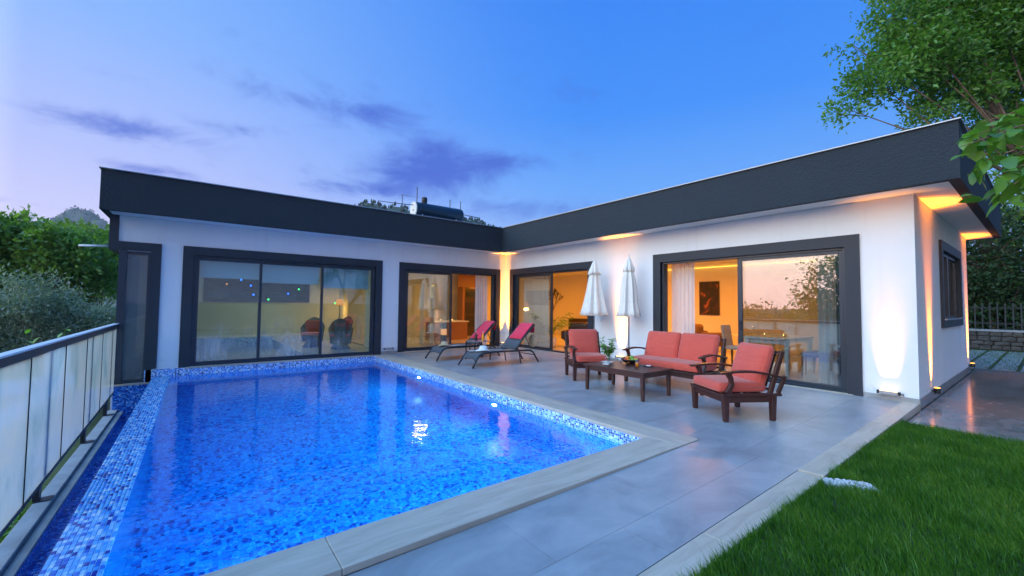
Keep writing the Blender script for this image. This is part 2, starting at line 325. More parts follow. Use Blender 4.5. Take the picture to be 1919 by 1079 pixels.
# ------------------------------------------------------------------ mesh helpers
class MB:
    def __init__(s): s.v = []; s.f = []
    def add(s, vs, fs):
        o = len(s.v); s.v += [tuple(map(float, v)) for v in vs]; s.f += [tuple(i+o for i in q) for q in fs]; return s
    def box(s, x0, x1, y0, y1, z0, z1, M=None):
        vs = [(x, y, zz) for zz in (z0, z1) for y in (y0, y1) for x in (x0, x1)]
        if M is not None: vs = [M @ Vector(v) for v in vs]
        return s.add(vs, [(0, 2, 3, 1), (4, 5, 7, 6), (0, 1, 5, 4), (2, 6, 7, 3), (0, 4, 6, 2), (1, 3, 7, 5)])
    def frustum(s, x0, x1, y0, y1, z0, X0, X1, Y0, Y1, z1):
        vs = [(x0, y0, z0), (x1, y0, z0), (x0, y1, z0), (x1, y1, z0), (X0, Y0, z1), (X1, Y0, z1), (X0, Y1, z1), (X1, Y1, z1)]
        return s.add(vs, [(0, 2, 3, 1), (4, 5, 7, 6), (0, 1, 5, 4), (2, 6, 7, 3), (0, 4, 6, 2), (1, 3, 7, 5)])
    def tube(s, pts, rad, n=8, flat=1.0):
        pts = [Vector(p) for p in pts]; k = len(pts)
        if not hasattr(rad, '__len__'): rad = [rad]*k
        rings = []; ref = None
        for i, p in enumerate(pts):
            d = (pts[min(i+1, k-1)]-pts[max(i-1, 0)]).normalized()
            if ref is None: ref = Vector((0, 0, 1)) if abs(d.z) < .9 else Vector((1, 0, 0))
            a = d.cross(ref).normalized(); b = d.cross(a).normalized(); ref = -b if False else ref
            rings.append([p+a*math.cos(t)*rad[i]+b*math.sin(t)*rad[i]*flat for t in [2*math.pi*j/n for j in range(n)]])
        vs = [v for r_ in rings for v in r_]; fs = []
        for i in range(k-1):
            for j in range(n): fs.append((i*n+j, i*n+(j+1) % n, (i+1)*n+(j+1) % n, (i+1)*n+j))
        fs.append(tuple(range(n-1, -1, -1))); fs.append(tuple((k-1)*n+j for j in range(n)))
        return s.add(vs, fs)
    def bar(s, pts, w, h, side=(1, 0, 0)):   # rectangular section swept along pts; side = width axis
        pts = [Vector(p) for p in pts]; k = len(pts); S = Vector(side).normalized(); vs = []; fs = []
        for i, p in enumerate(pts):
            d = (pts[min(i+1, k-1)]-pts[max(i-1, 0)]).normalized(); n = S.cross(d).normalized()
            ww = w[i] if hasattr(w, '__len__') else w; hh = h[i] if hasattr(h, '__len__') else h
            vs += [p-S*ww/2-n*hh/2, p+S*ww/2-n*hh/2, p+S*ww/2+n*hh/2, p-S*ww/2+n*hh/2]
        for i in range(k-1):
            for j in range(4): fs.append((i*4+j, i*4+(j+1) % 4, (i+1)*4+(j+1) % 4, (i+1)*4+j))
        fs += [(3, 2, 1, 0), tuple((k-1)*4+j for j in range(4))]
        return s.add(vs, fs)
    def lathe(s, prof, n=24, c=(0, 0, 0), wob=None):
        vs = []; fs = []
        for (r_, zz) in prof:
            for j in range(n):
                t = 2*math.pi*j/n; k = wob(t, r_, zz) if wob else (1.0, 0.0)
                vs.append((c[0]+r_*k[0]*math.cos(t), c[1]+r_*k[0]*math.sin(t), c[2]+zz+k[1]))
        m = len(prof)
        for i in range(m-1):
            for j in range(n): fs.append((i*n+j, i*n+(j+1) % n, (i+1)*n+(j+1) % n, (i+1)*n+j))
        fs.append(tuple(range(n-1, -1, -1))); fs.append(tuple((m-1)*n+j for j in range(n)))
        return s.add(vs, fs)
    def ball(s, c, r_, n=12, m=8, sq=(1, 1, 1)):
        prof = [(max(1e-4, r_*math.sin(math.pi*i/m)), -r_*math.cos(math.pi*i/m)) for i in range(m+1)]
        o = len(s.v); s.lathe(prof, n)
        for i in range(o, len(s.v)):
            x, y, zz = s.v[i]; s.v[i] = (c[0]+x*sq[0], c[1]+y*sq[1], c[2]+zz*sq[2])
        return s
    def cushion(s, hx, hy, hz, r_, puff=.3, thick=2, M=None, n=11):
        ts = [-math.cos(math.pi*i/n) for i in range(n+1)]; h = (hx, hy, hz)
        idx = {}
        def vert(p):
            q = Vector([p[i]*h[i] for i in range(3)])
            inn = Vector([max(-(h[i]-r_), min(h[i]-r_, q[i])) for i in range(3)])
            d = q-inn
            if d.length > 1e-9: q = inn+d.normalized()*r_
            o = [i for i in range(3) if i != thick]
            k = 1-puff+puff*math.sqrt(max(0, (1-p[o[0]]**2))*max(0, (1-p[o[1]]**2)))
            q[thick] *= k
            return M @ q if M is not None else q
        for ax in range(3):
            o = [i for i in range(3) if i != ax]
            for sg in (-1, 1):
                g = []
                for a in ts:
                    row = []
                    for b in ts:
                        p = [0, 0, 0]; p[ax] = sg; p[o[0]] = a; p[o[1]] = b
                        key = tuple(round(x, 5) for x in p)
                        if key not in idx: idx[key] = len(s.v); s.v.append(tuple(vert(p)))
                        row.append(idx[key])
                    g.append(row)
                fl = (sg > 0) ^ (ax == 1)
                for i in range(n):
                    for j in range(n):
                        q = (g[i][j], g[i+1][j], g[i+1][j+1], g[i][j+1]); s.f.append(q if fl else q[::-1])
        return s
    def build(s, name, m, parent=None, smooth=False, bevel=0.0, uv=False, seg=1, loc=None, rz=None, ang=None):
        me = bpy.data.meshes.new(name); me.from_pydata(s.v, [], s.f)
        if bevel:
            bm = bmesh.new(); bm.from_mesh(me)
            ed = [e for e in bm.edges if len(e.link_faces) == 2 and e.calc_face_angle(0) > .5]
            bmesh.ops.bevel(bm, geom=ed, offset=bevel, segments=seg, affect='EDGES', profile=.5, clamp_overlap=True); bm.to_mesh(me); bm.free()
        if uv:
            l = me.uv_layers.new(name='UVMap')
            for p in me.polygons:
                n = p.normal; a = max(range(3), key=lambda i: abs(n[i])); o = [i for i in range(3) if i != a]
                for li in p.loop_indices:
                    c = me.vertices[me.loops[li].vertex_index].co; l.data[li].uv = (c[o[0]]+a*3.3, c[o[1]]+a*7.7)
        me.materials.append(MATS[m] if isinstance(m, str) else m)
        if smooth or ang is not None:
            me.shade_smooth()
            if ang is not None: me.set_sharp_from_angle(angle=R(ang))
        return link(name, me, parent, loc, rz)
def link(name, me, parent=None, loc=None, rz=None):
    o = bpy.data.objects.new(name, me); col.objects.link(o)
    if parent is not None: o.parent = parent
    if loc is not None: o.location = loc
    if rz is not None: o.rotation_euler = (0, 0, rz)
    return o
def tag(o, label, cat, group=None):
    o['label'] = label; o['category'] = cat
    if group: o['group'] = group
    return o
def thing(name, label, cat, loc=(0, 0, 0), rz=0.0, group=None):
    o = bpy.data.objects.new(name, None); col.objects.link(o); o.location = loc; o.rotation_euler = (0, 0, rz); o.empty_display_size = .1
    return tag(o, label, cat, group)
def empty(name, parent, loc=(0, 0, 0), rz=0.0):
    o = bpy.data.objects.new(name, None); col.objects.link(o); o.parent = parent; o.location = loc; o.rotation_euler = (0, 0, rz); return o
def struct(o, kind='structure'): o['kind'] = kind; return o
def mesh_np(name, V, F, m, parent=None, smooth=False):
    me = bpy.data.meshes.new(name); V = np.ascontiguousarray(V, dtype=np.float32); F = np.ascontiguousarray(F, dtype=np.int32)
    nf, k = F.shape
    me.vertices.add(len(V)); me.vertices.foreach_set('co', V.ravel())
    me.loops.add(nf*k); me.loops.foreach_set('vertex_index', F.ravel())
    me.polygons.add(nf); me.polygons.foreach_set('loop_start', np.arange(0, nf*k, k, dtype=np.int32))
    me.update(calc_edges=True); me.validate()
    me.materials.append(MATS[m]); 
    if smooth: me.shade_smooth()
    return link(name, me, parent)
def light(kind, name, parent, loc, power, color, rot=(0, 0, 0), **kw):
    ld = bpy.data.lights.new(name, kind); ld.energy = power; ld.color = color
    for k, v in kw.items(): setattr(ld, k, v)
    o = bpy.data.objects.new(name, ld); col.objects.link(o); o.parent = parent; o.location = loc; o.rotation_euler = rot; return o

# ------------------------------------------------------------------ key dimensions (m)
S, T_ = 3.15, 3.92; OV = .62
XL, YW, XE = -9.85, -10.31, 6.25
ZC = -.03                                   # coping level
WZ = -.19                                   # water level
PX0, PX1, PN = -8.93, -4.53, -8.80
def tz(x): return .0095*min(x, 0)           # terrace falls away from the house

# ------------------------------------------------------------------ setting: ground, hills
def grid_mesh(name, xs, ys, fn, m, kind='structure', smooth=True):
    X, Y = np.meshgrid(xs, ys, indexing='ij'); Z = fn(X, Y); V = np.stack([X, Y, Z], -1).reshape(-1, 3)
    n, k = len(xs), len(ys); i = np.arange(n-1)[:, None]*k+np.arange(k-1)[None]; F = np.stack([i, i+k, i+k+1, i+1], -1).reshape(-1, 4)
    o = mesh_np(name, V, F, m, None, smooth); struct(o, kind); return o
def sstep(a, b, x): t = np.clip((x-a)/(b-a), 0, 1); return t*t*(3-2*t)
def wob(x, y, s): return np.sin(x*.9*s+1.3)*np.cos(y*1.1*s)+.5*np.sin(x*2.3*s+y*1.7*s)+.25*np.sin(x*5.1*s-y*4.3*s)
gx = np.concatenate([np.linspace(-1500, -60, 12), np.linspace(-50, 50, 60), np.linspace(60, 1500, 12)])
def ground_z(X, Y): return -2.7+2.58*sstep(-2, 5.6, X)+.12*wob(X, Y, .25)*(1-sstep(-9, 2, X))
grid_mesh('ground', gx, gx, ground_z, 'ground_cover')
def hill(name, c, rad, h, seed, n=48):
    a = np.linspace(-1, 1, n)
    def fn(X, Y):
        u = (X-c[0])/rad[0]; v = (Y-c[1])/rad[1]; r_ = np.sqrt(u*u+v*v)
        return -4+(h+4)*(np.clip(1-r_*r_, 0, 1)**1.7)*(1+.10*wob(u*7+seed, v*7, 1.0))
    return grid_mesh(name, c[0]+a*rad[0], c[1]+a*rad[1], fn, 'hillside'), fn
HA = dep(165, 388, 700); HA2 = (HA[0], HA[1])
hl, hf1 = hill('hill', HA2, (210, 150), HA[2]-24, 1)
HC = dep(805, 391, 260); HC2 = (HC[0], HC[1])
hb, hf2 = hill('hill', HC2, (150, 90), HC[2]-3.2, 3)
def forest(name, fn, c, rad, n, hmin, hmax, label, cond):
    P = RNG.uniform(-1, 1, (n*4, 2)); P = P[(P**2).sum(1) < .92][:n]; X = c[0]+P[:, 0]*rad[0]; Y = c[1]+P[:, 1]*rad[1]; Z = fn(X, Y)
    V = []; F = []; k = 6
    for x, y, zz in zip(X, Y, Z):
        h = RNG.uniform(hmin, hmax); w = h*RNG.uniform(.22, .34); o = len(V)
        for (r_, q) in ((.5, .08), (1, .28), (.62, .66), (.06, 1.0)):
            for j in range(k):
                t = 2*math.pi*j/k+q*3; e = RNG.uniform(.75, 1.2); V.append((x+w*r_*e*math.cos(t), y+w*r_*e*math.sin(t), zz+h*q))
        for i in range(3):
            for j in range(k): F.append((o+i*k+j, o+i*k+(j+1) % k, o+(i+1)*k+(j+1) % k, o+(i+1)*k+j))
    o = mesh_np(name, np.array(V), np.array(F), 'forest'); struct(o, 'stuff'); tag(o, label, 'forest'); return o
forest('forest', hf2, HC2, (150, 90), 6500, 1.4, 2.8, 'distant pine forest on the ridge behind the roof', None)
forest('forest', hf1, HA2, (210, 150), 6000, 2, 4, 'hazy scattered woodland on the far hill at the left', None)

# ------------------------------------------------------------------ terrace, path, kerbs
tb = MB(); tb.box(-4.165, 0, -10.12, 0, -.5, -.08); tb.box(-13, -4.165, -10.12, -9.17, -.5, -.14)
terrace = struct(tb.build('terrace', 'grout'))
def tile_field(parent, m, x0, x1, y0, y1, w, d, zf, th=.05, gap=.0011, stagger=.5, ox=0.0):
    y = y1; row = 0
    while y > y0+.01:
        ya = max(y-d, y0); x = x1+(w*stagger if row % 2 else 0)+(w+ox if ox < 0 else ox)
        while x > x0+.005:
            xa, xb = max(x-w, x0), min(x, x1)
            if xb-xa > .03:
                q = MB(); za, zb = zf(xa), zf(xb)
                a, b, c_, e = xa+gap, xb-gap, ya+gap, y-gap
                q.add([(a, c_, za-th), (b, c_, zb-th), (a, e, za-th), (b, e, zb-th), (a, c_, za), (b, c_, zb), (a, e, za), (b, e, zb)], [(0, 2, 3, 1), (4, 5, 7, 6), (0, 1, 5, 4), (2, 6, 7, 3), (0, 4, 6, 2), (1, 3, 7, 5)])
                q.build('tile', m, parent)
            x -= w
        y = ya; row += 1
tile_field(terrace, 'terrace_tile', -4.165, 0, -10.12, -.012, 1.2, .6, tz)
tile_field(terrace, 'terrace_tile', -13, -4.165, -10.12, -9.172, 1.2, .6, tz, ox=-.3)
pb = MB(); pb.box(-1.25, 7.4, -13.5, -10.33, -.6, -.13); path = struct(pb.build('path', 'grout'))
tile_field(path, 'wet_tile', -1.25, 7.4, -13.5, -10.335, 1.2, .6, lambda x: -.085)
kerb = struct(MB().box(-13, -.004, -10.30, -10.13, -.5, -.12).build('kerb', 'concrete'))
xs = [-.004, -1.75, -3.1, -4.25, -5.9, -7.6, -9.3, -11, -13]
for i in range(len(xs)-1):
    a, b = xs[i+1]+.002, xs[i]-.002; q = MB(); d = 0 if i < 3 else .012
    q.add([(a, -10.315, tz(a)-.10), (b, -10.315, tz(b)-.10), (a, -10.122, tz(a)-.10), (b, -10.122, tz(b)-.10), (a, -10.315, tz(a)+.012-d), (b, -10.315, tz(b)+.012-d), (a, -10.122, tz(a)+.012-d), (b, -10.122, tz(b)+.012-d)], [(0, 2, 3, 1), (4, 5, 7, 6), (0, 1, 5, 4), (2, 6, 7, 3), (0, 4, 6, 2), (1, 3, 7, 5)])
    q.build('kerb_stone', 'travertine', kerb, bevel=.004)
# gravel channel strip in the lawn beside the kerb break
V = []; F = []
gv = MB()
for i in range(420):
    t = random.random(); w_ = random.uniform(-.075, .075)
    x = -4.30+.20*t+w_*.9; y = -10.325-.28*t+w_*.6; r_ = random.uniform(.005, .011)
    gv.ball((x, y, -.052+random.uniform(-.006, .006)), r_, 6, 4, (1, 1.2, .7))
g = gv.build('gravel_strip', 'gravel'); struct(g, 'stuff'); tag(g, 'narrow strip of white gravel crossing the lawn edge by the kerb', 'gravel')
MB().box(-.09, .09, -.19, .19, -.07, -.060).build('gravel_bed', 'concrete', None, loc=(-4.2, -10.47, 0), rz=.62)
struct(bpy.data.objects['gravel_bed'])

# ------------------------------------------------------------------ lawn
struct(MB().box(-13, -1.25, -17, -10.318, -2.9, -.075).build('lawn_soil', 'soil'))
def grass(n, x0, x1, y0, y1, hmin, hmax, w):
    P = np.stack([RNG.uniform(x0, x1, n), RNG.uniform(y0, y1, n)], 1)
    dx = P[:, 0]+4.2; dy = P[:, 1]+10.47; c, s = math.cos(.62), math.sin(.62); u = dx*c+dy*s; v = -dx*s+dy*c
    P = P[~((abs(u) < .085) & (abs(v) < .19))]; n = len(P)
    cl = .5+.5*np.sin(P[:, 0]*6+np.sin(P[:, 1]*5)*2)*np.cos(P[:, 1]*7+1.3)
    h = RNG.uniform(hmin, hmax, n)*(.75+.45*cl); a = RNG.uniform(0, 2*np.pi, n); lean = RNG.uniform(.05, .75, n)*h; la = RNG.normal(2.2, 1.1, n)
    sx, sy = np.cos(a)*w/2, np.sin(a)*w/2; lx, ly = np.cos(la)*lean, np.sin(la)*lean; z0 = -.08
    def pt(px, py, hz, k, f): return np.stack([P[:, 0]+px*f+lx*k, P[:, 1]+py*f+ly*k, z0+h*hz], 1)
    V = np.stack([pt(sx, sy, 0, 0, 1), pt(-sx, -sy, 0, 0, 1), pt(sx, sy, .55, .35, .85), pt(-sx, -sy, .55, .35, .85), pt(sx, sy, .93, 1, .12), pt(-sx, -sy, .93, 1, .12)], 1).reshape(-1, 3)
    o = np.arange(n)[:, None]*6; F = np.concatenate([o+np.array([[0, 1, 3, 2]]), o+np.array([[2, 3, 5, 4]])], 0)
    return V, F
def edge_strays():
    V, F = grass(2600, -7.2, -1.27, -10.375, -10.322, .055, .11, .004); return V, F
parts = [edge_strays(), grass(9000, -7.2, -1.27, -11.75, -10.33, .075, .11, .004), grass(92000, -7.2, -1.27, -11.75, -10.322, .042, .082, .0040), grass(24000, -12.5, -1.27, -15, -11.75, .05, .095, .007), grass(7000, -12.5, -7.2, -11.75, -10.322, .05, .095, .007)]
off = 0; VV = []; FF = []
for v, f_ in parts: VV.append(v); FF.append(f_+off); off += len(v)
g = mesh_np('lawn_grass', np.concatenate(VV), np.concatenate(FF), 'grass_blade'); struct(g, 'stuff'); tag(g, 'lush dark green lawn beside the terrace kerb', 'lawn')

# ------------------------------------------------------------------ pool
pool = MB(); D = -1.42
def quadbox(mb, *a): mb.box(*a)
quadbox(pool, PX0-.02, PX1+.3, PN-.3, .0, D-.2, D)            # floor
struct(pool.build('pool', 'pool_mosaic', uv=True))
pool_o = bpy.data.objects['pool']
MB().box(PX1, PX1+.3, PN-.3, -.02, D, ZC-.04).build('pool_wall', 'pool_mosaic', pool_o, uv=True)
MB().box(PX0-.27, PX1, PN-.3, PN, D, ZC-.04).build('pool_wall', 'pool_mosaic', pool_o, uv=True)
MB().box(PX0, PX1, -.03, .0, D, WZ-.001).build('pool_wall', 'pool_mosaic', pool_o, uv=True)
MB().box(PX0-.285, PX0, PN, -.03, D, WZ-.012).build('overflow_wall', 'pool_mosaic', pool_o, uv=True)
# waterline bands of light mosaic (above the water)
MB().box(PX1-.004, PX1+.02, PN+.004, -.034, WZ-.10, ZC-.002).build('tile_band', 'band_mosaic', pool_o, uv=True)
MB().box(-9.36, PX1-.004, -.034, -.004, WZ-.10, ZC-.01).build('tile_band', 'band_mosaic', pool_o, uv=True)
MB().box(PX0, PX1-.004, PN, PN+.004, WZ-.10, ZC-.002).build('tile_band', 'band_mosaic', pool_o, uv=True)
# water surface
nx, ny = 40, 70
struct(MB().add([(PX0+.001, PN+.005, WZ), (PX1-.005, PN+.005, WZ), (PX1-.005, -.035, WZ), (PX0+.001, -.035, WZ)], [(0, 1, 2, 3)]).build('water', 'water'))
# overflow ledge tiles: the nearest 300 are single objects, the rest one stuff part
ledge = MB().box(PX0-.290, PX0-.0005, PN+.0, -.036, WZ-.011, WZ-.0045).build('ledge_grout', 'light_grout', pool_o)
PITCHT = .0268; TS = .0238; PITCHY = .046; TSY = .0435
def tile_mesh():
    q = MB(); h = TS/2; g = TSY/2; q.frustum(-h, h, -g, g, -.004, -h+.002, h-.002, -g+.002, g-.002, .002); return q
tm = tile_mesh(); tme = bpy.data.meshes.new('tile'); tme.from_pydata(tm.v, [], tm.f); tme.materials.append(MATS['ledge_tile'])
spots = []
y = PN+.02
while y < -.05:
    for i in range(11): spots.append((PX0-.010-i*PITCHT-.003, y))
    y += PITCHY
spots = np.array(spots); dist = ((spots-np.array([-9.05, -7.75]))**2).sum(1); order = np.argsort(dist)
vis = order[:300]; rest = order[300:]
for i in vis:
    o = link('tile', tme, pool_o, (spots[i, 0], spots[i, 1], WZ+random.uniform(-.0006, .0006))); o.rotation_euler = (random.uniform(-.02, .02), random.uniform(-.02, .02), random.uniform(-.03, .03))
tv = np.array(tm.v); tf = np.array(tm.f); n = len(rest)
V = (tv[None]+np.concatenate([spots[rest], WZ+RNG.uniform(-.0006, .0006, (n, 1))], 1)[:, None, :]).reshape(-1, 3); F = (tf[None]+(np.arange(n)*8)[:, None, None]).reshape(-1, 4)
o = mesh_np('tile_mosaic', V, F, 'ledge_tile', pool_o); o['kind'] = 'stuff'
# catch channel and its kerbs
MB().box(-9.65, PX0-.285, PN-1.5, -.03, -1.2, -1.0).build('catch_channel', 'channel_mosaic', pool_o, uv=True)
MB().box(PX0-.292, PX0-.2851, PN-.3, -.03, -1.0, WZ-.012).build('overflow_face', 'channel_mosaic', pool_o, uv=True)
MB().box(-9.67, -9.65, PN-1.5, -.05, -1.2, -.855).build('channel_face', 'channel_mosaic', pool_o, uv=True)
MB().box(-9.725, -9.645, PN-1.5, -.05, -.855, -.83).build('channel_lip', 'concrete', pool_o, bevel=.004)
struct(MB().box(-9.875, -9.73, PN-1.5, -.03, -2.9, -.79).build('retaining_kerb', 'concrete', bevel=.006))
MB().box(-9.82, -9.16, -.025, .0, -1.2, -.325).build('tile_panel', 'channel_mosaic', pool_o, uv=True)
# coping stones
coping = struct(MB().box(PX1+.004, -4.17, -9.16, -.03, -.5, -.075).build('pool_coping', 'concrete'))
MB().box(-9.22, PX1+.004, -9.16, PN-.002, -.5, -.075).build('bedding', 'concrete', coping)
ys = [-.016, -2.3, -4.6, -6.85, -9.168]
for i in range(4): MB().box(PX1-.012, -4.166, ys[i+1]+(.0012 if i < 3 else 0), ys[i]-.0012, -.075, ZC).build('coping_stone', 'travertine_across', coping, bevel=.005, seg=2)
xs = [PX1-.0135, -7.876, -9.24]
for i in range(2): MB().box(xs[i+1]+.0015, xs[i]-.0015, -9.168, PN+.012, -.075, ZC).build('coping_stone', 'travertine', coping, bevel=.005, seg=2)
MB().box(-12.5, -9.2425, -9.168, PN+.012, -.075, ZC).build('coping_stone', 'travertine', coping, bevel=.005)
# underwater lamps
def pool_lamp(loc, rz, label, power):
    t = thing('pool_lamp', label, 'pool lamp', loc, rz, 'pool lamps')            # local -x points into the water
    MB().tube([(-.004, 0, 0), (-.02, 0, 0)], [.06, .056], 20).build('rim', 'white_paint', t)
    MB().tube([(-.0202, 0, 0), (-.026, 0, 0)], [.045, .04], 20).build('lens', 'pool_lens', t)
    light('AREA', 'pool_light', t, (-.04, 0, 0), power, (.25, .85, 1), (0, R(90), 0), shape='DISK', size=.10, spread=R(175))
pool_lamp((PX1-.004, -5.88, WZ-.26), 0, 'glowing white underwater lamp midway along the terrace side wall', 40)
pool_lamp((PX1-.004, -2.95, WZ-.22), 0, 'small underwater lamp near the house end of the terrace side wall', 30)
for x, lb in ((-5.4, 'unseen fill lamp added in the front wall nearest the terrace'), (-6.7, 'unseen fill lamp added in the middle of the front wall'), (-8.0, 'unseen fill lamp added in the front wall nearest the overflow edge')):  # hidden fill lamps, added to brighten the pool evenly
    pool_lamp((x, PN+.004, WZ-.45), R(-90), lb, 26)

# ------------------------------------------------------------------ villa
villa = thing('villa', 'white single storey villa with black fascia and glass sliding doors', 'house', (0, 0, 0))
def wall_holes(axis, plane0, plane1, a0, a1, z0, z1, holes):
    """solid wall between two planes with rectangular holes (a,b,z0,z1), cut into a grid"""
    A = sorted({a0, a1, *[h[0] for h in holes], *[h[1] for h in holes]}); Z = sorted({z0, z1, *[h[2] for h in holes], *[h[3] for h in holes]})
    A = [a for a in A if a0 <= a <= a1]; Z = [q for q in Z if z0 <= q <= z1]; mb = MB()
    for i in range(len(A)-1):
        run = None
        for j in range(len(Z)-1):
            ca, cz = (A[i]+A[i+1])/2, (Z[j]+Z[j+1])/2
            solid = not any(h[0] < ca < h[1] and h[2] < cz < h[3] for h in holes)
            if solid: run = (run[0], Z[j+1]) if run else (Z[j], Z[j+1])
            if run and (not solid or j == len(Z)-2):
                if axis == 'y': mb.box(A[i], A[i+1], plane0, plane1, *run)
                else: mb.box(plane0, plane1, A[i], A[i+1], *run)
                run = None
    return mb
ZB = -2.9
# openings (outer edge of the dark surround)
oA = (-8.81, -4.38, -.035, 2.62); oA2 = (-3.88, -.26, .0, 2.62); oB1 = (-4.0, -.26, .0, 2.62); oB2 = (-9.66, -5.85, .0, 2.62); oN = (-9.80, -9.19, -.30, 2.60)
inset = .19
def hole(o, b=None): return (o[0]+inset, o[1]-inset, o[2] if b is None else b, o[3]-inset)
wall_holes('y', 0, .24, XL, 0, ZB, S, [hole(oA), hole(oA2), (-9.85, -9.33, -.29, 2.43)]).build('wall', 'white_render', villa)
wall_holes('x', 0, .24, YW, 0, ZB, S, [hole(oB1), hole(oB2)]).build('wall', 'white_render', villa)
wall_holes('y', YW, YW+.24, .24, XE, ZB, S, [(2.2, 4.85, 1.1, 2.66)]).build('wall', 'white_render', villa)
wall_holes('x', XL, XL+.22, .24, 6.0, ZB, S, [(.24, 1.4, -.29, 2.43)]).build('wall', 'white_render', villa)
wall_holes('y', 5.4, 5.64, XL, XE, ZB, S, [(-8.3, -5.25, 1.47, 2.32)]).build('wall', 'pool_room_paint', villa)
MB().box(XE-.24, XE, YW+.24, 5.4, ZB, S).build('wall', 'room_paint', villa)
wall_holes('x', -4.12, -3.98, .24, 5.4, 0, 2.9, [(2.2, 4.7, 0, 2.1)]).build('partition', 'room_paint', villa)
# thin inner linings so the rooms have their own paint
wall_holes('y', .2401, .25, -3.98, .24, 0, 2.9, [hole(oA2)]).build('lining', 'room_paint', villa)
MB().box(-3.975, -3.965, .25, 5.39, 0, 2.9)  # (kept simple: the partition is painted on both sides)
# floors and ceilings
MB().box(-3.98, XE-.24, .24, 5.4, -.25, -.002).build('room_floor', 'room_floor', villa)
MB().box(.24, XE-.24, YW+.24, .24, -.25, -.0021).build('room_floor', 'room_floor', villa)
MB().box(-6.30, -4.12, .24, 5.4, -.25, -.002).build('room_floor', 'room_floor', villa)
MB().box(-9.63, XE-.24, .24, 5.4, 2.88, 3.0).build('ceiling', 'white_render', villa)
MB().box(.24, XE-.24, YW+.24, .24, 2.8801, 3.0).build('ceiling', 'white_render', villa)
# roof slab, fascia, parapet cap
MB().add([(-10.0, -.56, 0), (-.56, -.56, 0), (-.56, -10.79, 0), (6.75, -10.79, 0), (6.75, 6.2, 0), (-10.0, 6.2, 0)] and [(x, y, zz) for zz in (S+.003, S+.45) for (x, y) in ((-10.0, -.56), (-.56, -.56), (-.56, -10.79), (6.75, -10.79), (6.75, 6.2), (-10.0, 6.2))],
         [(0, 1, 2, 3, 4, 5), (11, 10, 9, 8, 7, 6), (0, 6, 7, 1), (1, 7, 8, 2), (2, 8, 9, 3), (3, 9, 10, 4), (4, 10, 11, 5), (5, 11, 6, 0)]).build('roof_slab', 'white_render', villa)
FB = S-.008
for a in ((-10.07, -.62-0, -.62, -.5), (-.62, -.5, -10.85, -.6201), (-.4999, 6.81, -10.85, -10.73), (6.69, 6.81, -10.7299, 6.3), (-10.07, -9.95, -.4999, 6.3), (-9.9499, 6.69, 6.18, 6.3)):
    MB().box(*a, FB, T_).build('fascia', 'black_render', villa)
CW = .03
for a in ((-10.07-CW, -.62-CW, -.62-CW, -.47), (-.62-CW, -.47, -10.85-CW, -.62-CW-.0001), (-.4699, 6.81+CW, -10.85-CW, -10.70), (6.66, 6.81+CW, -10.6999, 6.33), (-10.07-CW, -9.92, -.4699, 6.33)):
    MB().box(*a, T_+.001, T_+.022).build('parapet_cap', 'cap_metal', villa, bevel=.004)
# skirting
MB().box(-.012, -.0005, -10.31, -9.665, -.02, .075).build('skirting', 'terrace_tile', villa); MB().box(-.012, -.0005, -5.845, -4.005, -.05, .075).build('skirting', 'terrace_tile', villa)
MB().box(-.012, XE, YW-.012, YW-.0005, -.12, .075).build('skirting', 'wet_tile', villa)
MB().box(-4.375, -3.885, -.012, -.0005, -.06, .055).build('skirting', 'terrace_tile', villa)

def opening(name, axis, o, mull, panes, pane_mat, open_side=None, bw=.19, sill=True, label=None, stile=.055):
    """dark surround band, aluminium frame and glazed leaves; axis 'y': wall in plane y=0, 'x': plane x=0"""
    e = empty(name, villa)
    def bx(mb, a0, a1, d0, d1, z0, z1):     # d measured outwards from the wall face
        return mb.box(a0, a1, -d1, -d0, z0, z1) if axis == 'y' else mb.box(-d1, -d0, a0, a1, z0, z1)
    a0, a1, z0, z1 = o
    sb = MB(); bx(sb, a0, a0+bw, -.10, .035, z0, z1-bw); bx(sb, a1-bw, a1, -.10, .035, z0, z1-bw); bx(sb, a0, a1, -.10, .035, z1-bw, z1)
    sb.build('surround', 'dark_band', e)
    i0, i1, it = a0+bw, a1-bw, z1-bw
    fb = MB(); k = .05
    bx(fb, i0, i0+k, -.20, -.03, z0+.01, it); bx(fb, i1-k, i1, -.20, -.03, z0+.01, it); bx(fb, i0+k, i1-k, -.20, -.03, it-.045, it-.001); bx(fb, i0+k, i1-k, -.20, -.03, z0+.01, z0+.045)
    fb.build('frame', 'aluminium', e, bevel=.003)
    if sill: sl = MB(); bx(sl, a0+.12, a1-.12, -.24, .045, z0-.03, z0+.009); sl.build('sill', 'travertine', e, bevel=.003)
    for (p0, p1, d) in panes:
        lf = MB(); w = stile; zz0, zz1 = z0+.047, it-.047
        bx(lf, p0, p0+w, d-.045, d, zz0, zz1); bx(lf, p1-w, p1, d-.045, d, zz0, zz1); bx(lf, p0+w, p1-w, d-.045, d, zz1-w, zz1); bx(lf, p0+w, p1-w, d-.045, d, zz0, zz0+w)
        lf.build('leaf_frame', 'aluminium', e, bevel=.003)
        g = MB(); bx(g, p0+w-.004, p1-w+.004, d-.026, d-.019, zz0+w-.004, zz1-w+.004); g.build('pane', pane_mat, e)
        h = MB(); bx(h, p1-w*.65, p1-w*.35, d, d+.03, .95, 1.15)
        if axis == 'x' or p1 > -3: h.build('handle', 'aluminium', e, bevel=.004)
    return e
opening('sliding_window', 'y', oA, None, [(-8.57, -7.30, -.05), (-7.36, -5.91, -.10), (-5.97, -4.62, -.05)], 'steamed_glass', bw=.19)
opening('sliding_door', 'y', oA2, None, [(-3.64, -2.10, -.05), (-3.60, -2.06, -.10)], 'glass')
